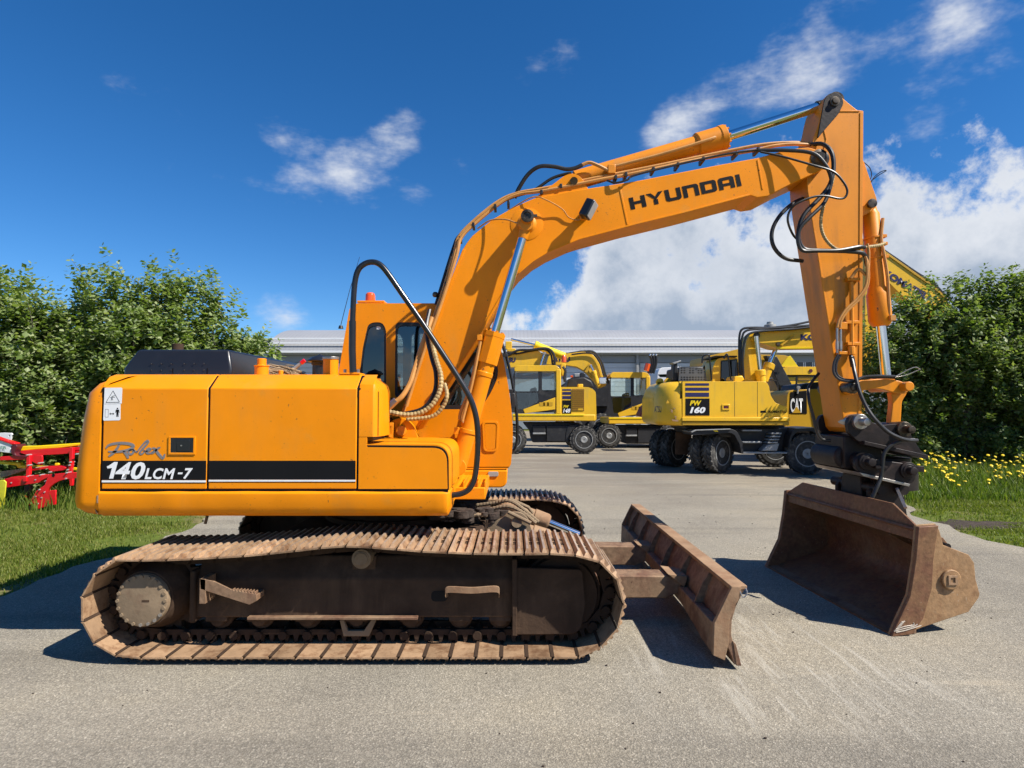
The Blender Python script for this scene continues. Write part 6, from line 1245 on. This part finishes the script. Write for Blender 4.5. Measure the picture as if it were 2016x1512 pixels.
poly('boom_foot', [(1868,620),(1890,636),(1925,850),(1890,850)], YQ+.05, .4, CHAR, T11, .03)
poly('house', [(1880,850),(1880,760),(1980,755),(2010,765),(2010,850)], YQ+.2, 2.2, CHAR, T11, .08, 4); poly('undercarriage', rect(1885,852,2005,905), YQ-.6, 2.2, CHAR, T11, .08)
# ------------------------------------------------------------------ buildings
YW = 45.0
xl_, xr_ = W(541, 690, YW).x, 62.0
ze = W(541, 699, YW).z; T = thing('warehouse', (20, YW+7, 0), 'long grey warehouse with curved ribbed metal roof behind the parked machines', 'building')
m = MB(); m.box(xl_, xr_, YW, YW+14, 0, ze); wl = m.build('wall', WALLG, T, .02)
def roofsec(x):
    pts = [(YW-.6, ze+.00), (YW-.6, ze+.22)]
    zr = W(600, 653, YW+6.6).z
    for k in range(1, 13): a = k/12; pts.append((YW-.6+7.4*(1-math.cos(a*math.pi/2))**.92, ze+.22+(zr-ze-.22)*math.sin(a*math.pi/2)))
    pts += [(YW+14.4, ze+.22), (YW+14.4, ze)]
    return [(x, y, z) for y, z in pts]
rm = bpy.data.materials.new('ribbed_roof'); rm.use_nodes = True; nt = rm.node_tree; b = nt.nodes['Principled BSDF']; b.inputs['Roughness'].default_value = .45; b.inputs['Metallic'].default_value = .15
tc = nt.nodes.new('ShaderNodeTexCoord'); wv = nt.nodes.new('ShaderNodeTexWave'); wv.inputs['Scale'].default_value = 1.05; wv.bands_direction = 'X'; wv.wave_profile = 'SAW'; nt.links.new(tc.outputs['Object'], wv.inputs[0])
cr = nt.nodes.new('ShaderNodeValToRGB'); nt.links.new(wv.outputs['Color'], cr.inputs[0]); e_ = cr.color_ramp.elements; e_[0].position = .0; e_[0].color = (.36,.355,.35,1); e_[1].position = .3; e_[1].color = (.42,.415,.41,1)
nz = nt.nodes.new('ShaderNodeTexNoise'); nt.links.new(tc.outputs['Object'], nz.inputs[0]); nz.inputs['Scale'].default_value = .35; nz.inputs['Detail'].default_value = 6
mr = nt.nodes.new('ShaderNodeMapRange'); nt.links.new(nz.outputs[0], mr.inputs[0]); mr.inputs[3].default_value = .8; mr.inputs[4].default_value = 1.15
mx = nt.nodes.new('ShaderNodeMix'); mx.data_type = 'RGBA'; mx.blend_type = 'MULTIPLY'; mx.inputs[0].default_value = 1; nt.links.new(cr.outputs[0], mx.inputs[6]); nt.links.new(mr.outputs[0], mx.inputs[7]); nt.links.new(mx.outputs[2], b.inputs['Base Color'])
bp_ = nt.nodes.new('ShaderNodeBump'); bp_.inputs['Distance'].default_value = .04; nt.links.new(wv.outputs['Color'], bp_.inputs['Height']); nt.links.new(bp_.outputs[0], b.inputs['Normal'])
m = MB(); m.loft([roofsec(xl_-.3), roofsec(xr_+.3)]); rf = m.build('roof', rm, T, 0, smooth=40)
m = MB(); m.box(xl_-.35, xr_, YW-.78, YW-.60, ze+.10, ze+.26); m.build('gutter', GUTTER, rf, .02)
for dz, y in ((.62, YW-.50), (.98, YW-.28)):
    m = MB(); m.box(xl_-.3, xr_, y-.12, y-.02, ze+.22+dz-.05, ze+.22+dz+.07); m.build('snow_guard', GUTTER, rf, .01)
m = MB(); m.box(xl_-.02, xr_, YW-.10, YW-.004, ze-.55, ze-.02); m.build('fascia', WALLG, wl)
for u in (1256, 541.5, 905, 1465): m = MB(); x = W(u, 720, YW-.5).x; m.box(x-.10, x+.10, YW-.42, YW-.22, 0, ze); m.build('post', RIM, T, .01)
for u0, u1 in ((1115,1252), (1260,1400), (560,690), (700,880)):
    x0, x1 = W(u0,720,YW).x, W(u1,720,YW).x
    for k in range(13):
        z1_ = ze-.62-k*.36; m = MB(); m.box(x0, x1, YW-.05, YW-.006, z1_-.35, z1_-.01); m.build('door_panel', WALLW, wl, .01)
for u in (1566, 1584, 1602, 1640):
    x = W(u, 718, YW).x; z0_, z1_ = W(u,726,YW).z, W(u,709,YW).z; m = MB(); plate(m, [[(x,YW-.06,z0_),(x+.62,YW-.06,z0_),(x+.62,YW-.06,z1_),(x,YW-.06,z1_)], [(x+.06,YW-.06,z0_+.06),(x+.56,YW-.06,z0_+.06),(x+.56,YW-.06,z1_-.06),(x+.06,YW-.06,z1_-.06)]], (0,.05,0)); w_ = m.build('window', WHITEP, wl)
    m = MB(); m.box(x+.05, x+.57, YW-.03, YW-.01, z0_+.05, z1_-.05); m.build('pane', GLASSD, w_)
YO = 62.0; T = thing('office_block', (W(480,700,YO).x, YO+5, 0), 'white building with dark flat roof edge behind the left shrubs', 'building')
x0, x1 = W(300,700,YO).x, W(546,700,YO).x; zt_ = W(500,668,YO).z
m = MB(); m.box(x0, x1, YO, YO+9, 0, zt_-.9); ow = m.build('wall', WALLW, T, .02); m = MB(); m.box(x0-.4, x1+.4, YO-.5, YO+9.4, zt_-.9, zt_); m.build('roof_edge', DARKM, T, .03)
for u in (505, 522, 536): x = W(u,700,YO).x; m = MB(); m.box(x, x+.5, YO-.03, YO+.02, zt_-3.2, zt_-1.7); m.build('window', GLASSD, ow)
# ------------------------------------------------------------------ shrubs
def shrub(label, name, px, Y, blobs, seed, shoots=1150, mt=LEAF, trunk=True, bare=False, lsize=1.0, stems=()):
    rg = random.Random(seed); base = G(px, 900); base = Vector(((px-1008)/FPX*Y, Y, -.03))
    T = thing(name, tuple(base), label, 'shrub', 'shrubs along the verges')
    # blobs: (u, v, radius in m, depth offset, vertical stretch); shoots grow from points spread through the blobs
    B = [(W(u, v+(45 if px < 1000 else 26)*(1 if v < 700 else .4), Y+dy), r, sq) for u, v, r, dy, sq in blobs]; tot = sum(r*r for _, r, _ in B)
    vs, fs = [], []; tw = MB()
    def ball_dir():
        d = Vector((rg.gauss(0,1), rg.gauss(0,1), rg.gauss(0,1))).normalized()
        if d.y > .35 and rg.random() < .6: d.y = -d.y
        return d
    seeds = []
    for c, r, sq in B:
        n = int(shoots*r*r/tot); cl = []
        for _ in range(max(5, int(r*r*17))):               # limbs end in clumps of shoots, with gaps between them
            d = ball_dir(); rad = r*rg.uniform(.70,1.06); cl.append((Vector((c.x+d.x*rad, c.y+d.y*rad*.8, c.z+d.z*rad*sq)), d, rg.uniform(.13,.30)))
        for _ in range(n):
            if rg.random() < .66:
                q0, d, cr_ = rg.choice(cl); p = q0+Vector((rg.gauss(0,1), rg.gauss(0,1), rg.gauss(0,.8)))*cr_
                d = (d+ball_dir()*.5).normalized()
            else:
                d = ball_dir(); rad = r*(rg.random()**.5)*.88; p = Vector((c.x+d.x*rad, c.y+d.y*rad*.8, c.z+d.z*rad*sq))
            seeds.append((p, d))
    if True:
        for p, d in seeds:
            if p.z < .03: continue
            g_ = (d*.75+Vector((rg.gauss(0,.25), rg.gauss(0,.25), .85+rg.gauss(0,.25)))).normalized(); L_ = rg.uniform(.14,.40)*(1.45 if d.z > .6 and rg.random() < .5 else 1)
            u_ = g_.orthogonal().normalized(); w_ = g_.cross(u_); k = rg.randint(11, 17); ph = rg.random()*6
            if rg.random() < .16: tw.tube([p-g_*.25, p+g_*L_*.95], [.007,.003], 4)
            for j in range(k):
                t = (j+.5)/k; a = ph+j*2.4; out = (u_*math.cos(a)+w_*math.sin(a)); q = p+g_*(L_*t)
                ld = (out*.85+g_*rg.uniform(.1,.7)+Vector((0,0,rg.uniform(-.45,.15)))).normalized(); ll = rg.uniform(.07,.15)*(1.1-.35*t)*lsize; lw = ll*rg.uniform(.31,.42)
                sd__ = ld.cross(Vector((rg.gauss(0,.35), rg.gauss(0,.35), 1))); sd__ = sd__.normalized() if sd__.length > .05 else u_
                q = q+out*.015; i = len(vs); mid = q+ld*ll*.5; up = sd__.cross(ld)*ll*.06
                vs += [q, mid+sd__*lw-up, q+ld*ll, mid-sd__*lw-up]; fs.append((i, i+1, i+2, i+3))
    me = bpy.data.meshes.new('crown'); me.from_pydata([tuple(v) for v in vs], [], fs); me.materials.append(mt)
    link('crown', me, T)
    # stems
    for k in range(5 if trunk else 3):
        c, r, sq = rg.choice(B); tgt = c+Vector((rg.uniform(-.4,.4)*r, rg.uniform(-.3,.3)*r, rg.uniform(-.1,.5)*r)); st_ = base+Vector((rg.uniform(-.35,.35), rg.uniform(-.1,.2), 0))
        mid = st_.lerp(tgt, .45)+Vector((rg.uniform(-.2,.2), rg.uniform(-.15,.15), .25)); pa = spline([st_, mid, tgt], 5); n = len(pa)
        m = MB(); m.tube(pa, [.055*(1-i/n*.75) for i in range(n)], 8); o = m.build('trunk', BARK, T)
        for q in range(2): i = rg.randint(4, n-3); e_ = pa[i]+Vector((rg.uniform(-.9,.9), rg.uniform(-.5,.3), rg.uniform(.3,.9))); m = MB(); m.tube([pa[i], pa[i].lerp(e_,.5)+Vector((0,0,.08)), e_], [.022,.016,.007], 6); m.build('branch', BARK, o)
    for pa_ in stems:
        P_ = spline(WP(pa_, Y-.1), 5); n_ = len(P_); m = MB(); m.tube(P_, [.085*(1-i/n_*.6) for i in range(n_)], 10); m.build('trunk', BARK, T)
    tag(tw.build('twigs', BARK, T, smooth=0), kind='stuff')
    return T
shrub('tall leafy green shrub at the left edge behind the red plough', 'leafy_shrub', 40, 11.8, [(-10,610,1.05,0,1.05),(60,665,.95,-.1,1.05),(30,760,1.15,-.2,1),(-60,770,1.1,0,1),(110,790,1.05,-.2,1),(40,860,1.0,-.3,.8),(130,850,.9,-.2,.9),(-15,545,.45,0,1.2),(100,620,.45,0,1.1)], 1, 2300)
shrub('wide leafy green shrub in the middle of the left hedge', 'leafy_shrub', 200, 12.1, [(170,655,.90,0,1.05),(255,600,.95,0,1.0),(200,760,1.15,-.2,1),(160,700,1.0,-.2,1),(280,720,1.05,-.1,1),(150,840,1.0,-.3,.9),(260,830,1.0,-.2,.9),(150,580,.45,0,1.2),(250,560,.5,0,1.1)], 2, 2300)
shrub('leafy green shrub right behind the black engine cover', 'leafy_shrub', 370, 12.3, [(350,610,.95,0,1.0),(430,655,.75,0,1.0),(330,720,1.1,-.1,1),(430,740,1.0,0,1),(475,690,.45,.1,1),(370,830,1.05,-.1,.9),(330,560,.42,0,1.2),(400,590,.40,0,1.2),(480,665,.28,0,1.2)], 3, 1900)
shrub('thin leafy shrub just right of the orange arm', 'leafy_shrub', 1760, 14.4, [(1740,680,.75,.2,1.1),(1800,640,.75,0,1.1),(1760,760,.9,0,1),(1830,720,.9,0,1),(1775,840,.9,.2,1),(1720,800,.8,.4,1),(1800,610,.40,0,1.2),(1770,900,.7,0,.7)], 5, 1700, LEAF2)
shrub('big leafy shrub above the dandelions right of the bucket', 'leafy_shrub', 1880, 14.2, [(1880,620,.9,0,1.0),(1920,600,.75,0,1.1),(1860,700,1.05,-.1,1),(1940,710,1.05,-.1,1),(1890,790,1.05,.3,1),(1960,850,.95,.1,.9),(1850,865,.85,.4,.9),(1905,560,.35,0,1.2)], 6, 2100, LEAF2)
shrub('leafy shrub cut by the right edge of the picture', 'leafy_shrub', 2020, 14.0, [(2000,610,.85,0,1.0),(2050,640,.95,0,1.0),(2000,720,1.05,-.1,1),(2070,750,1.1,-.1,1),(2010,830,1.05,0,.9),(1995,565,.40,0,1.2),(2060,850,.9,0,.9)], 8, 1900, LEAF2)
# ------------------------------------------------------------------ red plough on the left verge
YP = 10.2
PL = thing('plough', (W(80,980,YP).x, YP, 0), 'red and yellow farm plough standing in the grass at the left edge', 'plough')
pz_ = lambda pts: [(x/8.4, 840+y/8.4) for x, y in pts]
def rp_(name, pts, dy, d, mt, r=0, bevel=.006): m = MB(); q = pz_(pts); m.prism(WP(rnd_poly(q, r) if r else q, YP+dy), (0, d, 0)); return m.build(name, mt, PL, bevel)
rp_('yellow_tube', [(270,325),(620,315),(960,292),(1420,262),(1700,245),(1700,290),(1410,300),(990,355),(620,378),(350,405),(270,350)], .1, .10, YELB, 0, .02)
rp_('main_beam', [(330,400),(620,380),(990,358),(1180,345),(1700,295),(1700,390),(1200,440),(960,460),(480,480),(345,440)], .05, .14, REDP)
rp_('beam_cap', [(1190,350),(1420,315),(1420,370),(1200,400)], .04, .02, REDP)
rp_('front_frame', [(0,495),(230,485),(430,490),(430,545),(0,560)], .0, .16, REDP); rp_('front_nose', [(200,310),(265,290),(285,330),(235,430),(265,480),(430,485),(430,510),(235,490),(185,450),(175,380)], -.02, .2, MAROON, 4)
rp_('white_shield', [(-200,150),(0,210),(205,290),(170,340),(185,440),(0,418),(-200,400)], .0, .10, WHITEP, 3); rp_('shield_edge', [(-200,130),(0,200),(240,270),(245,290),(200,300),(0,228),(-200,165)], -.02, .12, REDP)
m_ = btext('brand_lettering', 'ER', 0.8, 883.6, 13, 877.8, YP-.012, mat('green_print', (.02,.22,.16), .5), PL, .02, 0, tilt=884.6)
m = MB(); plate(m, [WP(pz_([(-200,110),(60,100),(185,105),(200,130),(165,250),(-200,130)]), YP+.3), WP([(pz_([(152,150)])[0][0]+1.6*math.cos(k*.8), pz_([(152,150)])[0][1]+1.6*math.sin(k*.8)) for k in range(8)], YP+.3)], (0,.03,0)); m.build('white_bracket', WHITEP, PL, .004)
rp_('post', [(435,470),(490,470),(480,830),(425,830)], -.02, .06, REDP); rp_('post', [(1145,345),(1200,345),(1190,600),(1170,760),(1120,760),(1140,600)], -.02, .06, REDP); rp_('hanger_plate', [(490,480),(695,470),(700,560),(680,640),(630,630),(490,560)], .02, .03, REDP, 3)
rp_('yellow_rail', [(-100,565),(330,595),(340,630),(430,640),(430,690),(280,685),(270,645),(-100,605)], .1, .08, YELB, 0, .015); rp_('yellow_rail', [(480,645),(760,645),(560,675),(480,680)], .12, .05, YELB); rp_('yellow_grip', [(1180,675),(1300,685),(1300,725),(1180,720)], .1, .06, YELB, 3); rp_('yellow_knob', [(900,600),(970,600),(975,640),(905,645)], .1, .05, YELB, 3); rp_('white_tip', [(1280,690),(1345,700),(1345,750),(1290,750)], .1, .05, WHITEP, 3)
rp_('lower_beam', [(480,700),(780,655),(1100,640),(1110,690),(1040,720),(800,690),(480,735)], .06, .10, REDP); rp_('cover_plate', [(780,690),(1030,655),(1100,680),(1050,725),(850,745)], .0, .04, REDP, 3)
rp_('skid_beam', [(60,870),(200,830),(380,820),(690,800),(800,790),(800,830),(690,890),(640,930),(110,1010)], -.05, .14, REDP); rp_('skid_plate', [(380,830),(440,830),(430,910),(370,910)], -.08, .04, REDP)
rp_('straw_tray', [(0,740),(430,690),(430,720),(120,820),(0,850)], .15, .5, STRAW)
rp_('standard', [(800,790),(1090,765),(1180,755),(1360,760),(1360,840),(1180,860),(1000,890),(900,940),(830,990),(790,1060),(700,1090),(540,1290),(470,1320),(520,1200),(600,1060),(740,960)], -.12, .05, REDP)
rp_('standard_hole', [(855,790),(890,770),(912,795),(890,835),(862,825)], -.125, .006, BLACKS)
rp_('mouldboard', [(790,1060),(920,1048),(915,1290),(800,1310),(610,1370),(480,1390),(485,1330),(560,1270),(700,1090)], -.14, .03, REDP); rp_('share', [(480,1320),(600,1290),(610,1390),(490,1395)], -.16, .04, RUSTW)
rp_('rear_share', [(395,1140),(430,1140),(430,1290),(390,1270)], .25, .05, REDP); rp_('rear_leg', [(400,980),(500,960),(490,1290),(430,1310),(400,1200)], .3, .06, MAROON); rp_('coulter_stalk', [(1140,860),(1200,860),(1190,980),(1150,980)], .05, .05, REDP)
rp_('yellow_plate', [(-150,900),(60,880),(100,920),(90,1020),(45,1420),(-150,1430)], -.2, .02, YELG)
for (x, y) in ((435,470),(455,640),(460,820),(440,830),(180,930),(390,910),(580,880),(660,800),(740,905),(640,1045),(730,1085),(680,1175),(570,1160),(505,1270),(625,1275),(1090,765),(1105,715),(1135,640),(805,755),(630,605),(1250,455),(1150,590),(1080,860)):
    m = MB(); p = W(*pz_([(x,y)])[0], YP-.15 if y > 1000 or x in (1090,1080) else YP-.06); m.cyl(p, p+Vector((0,.12,0)), .012, n=6); m.build('bolt', RIM, PL)
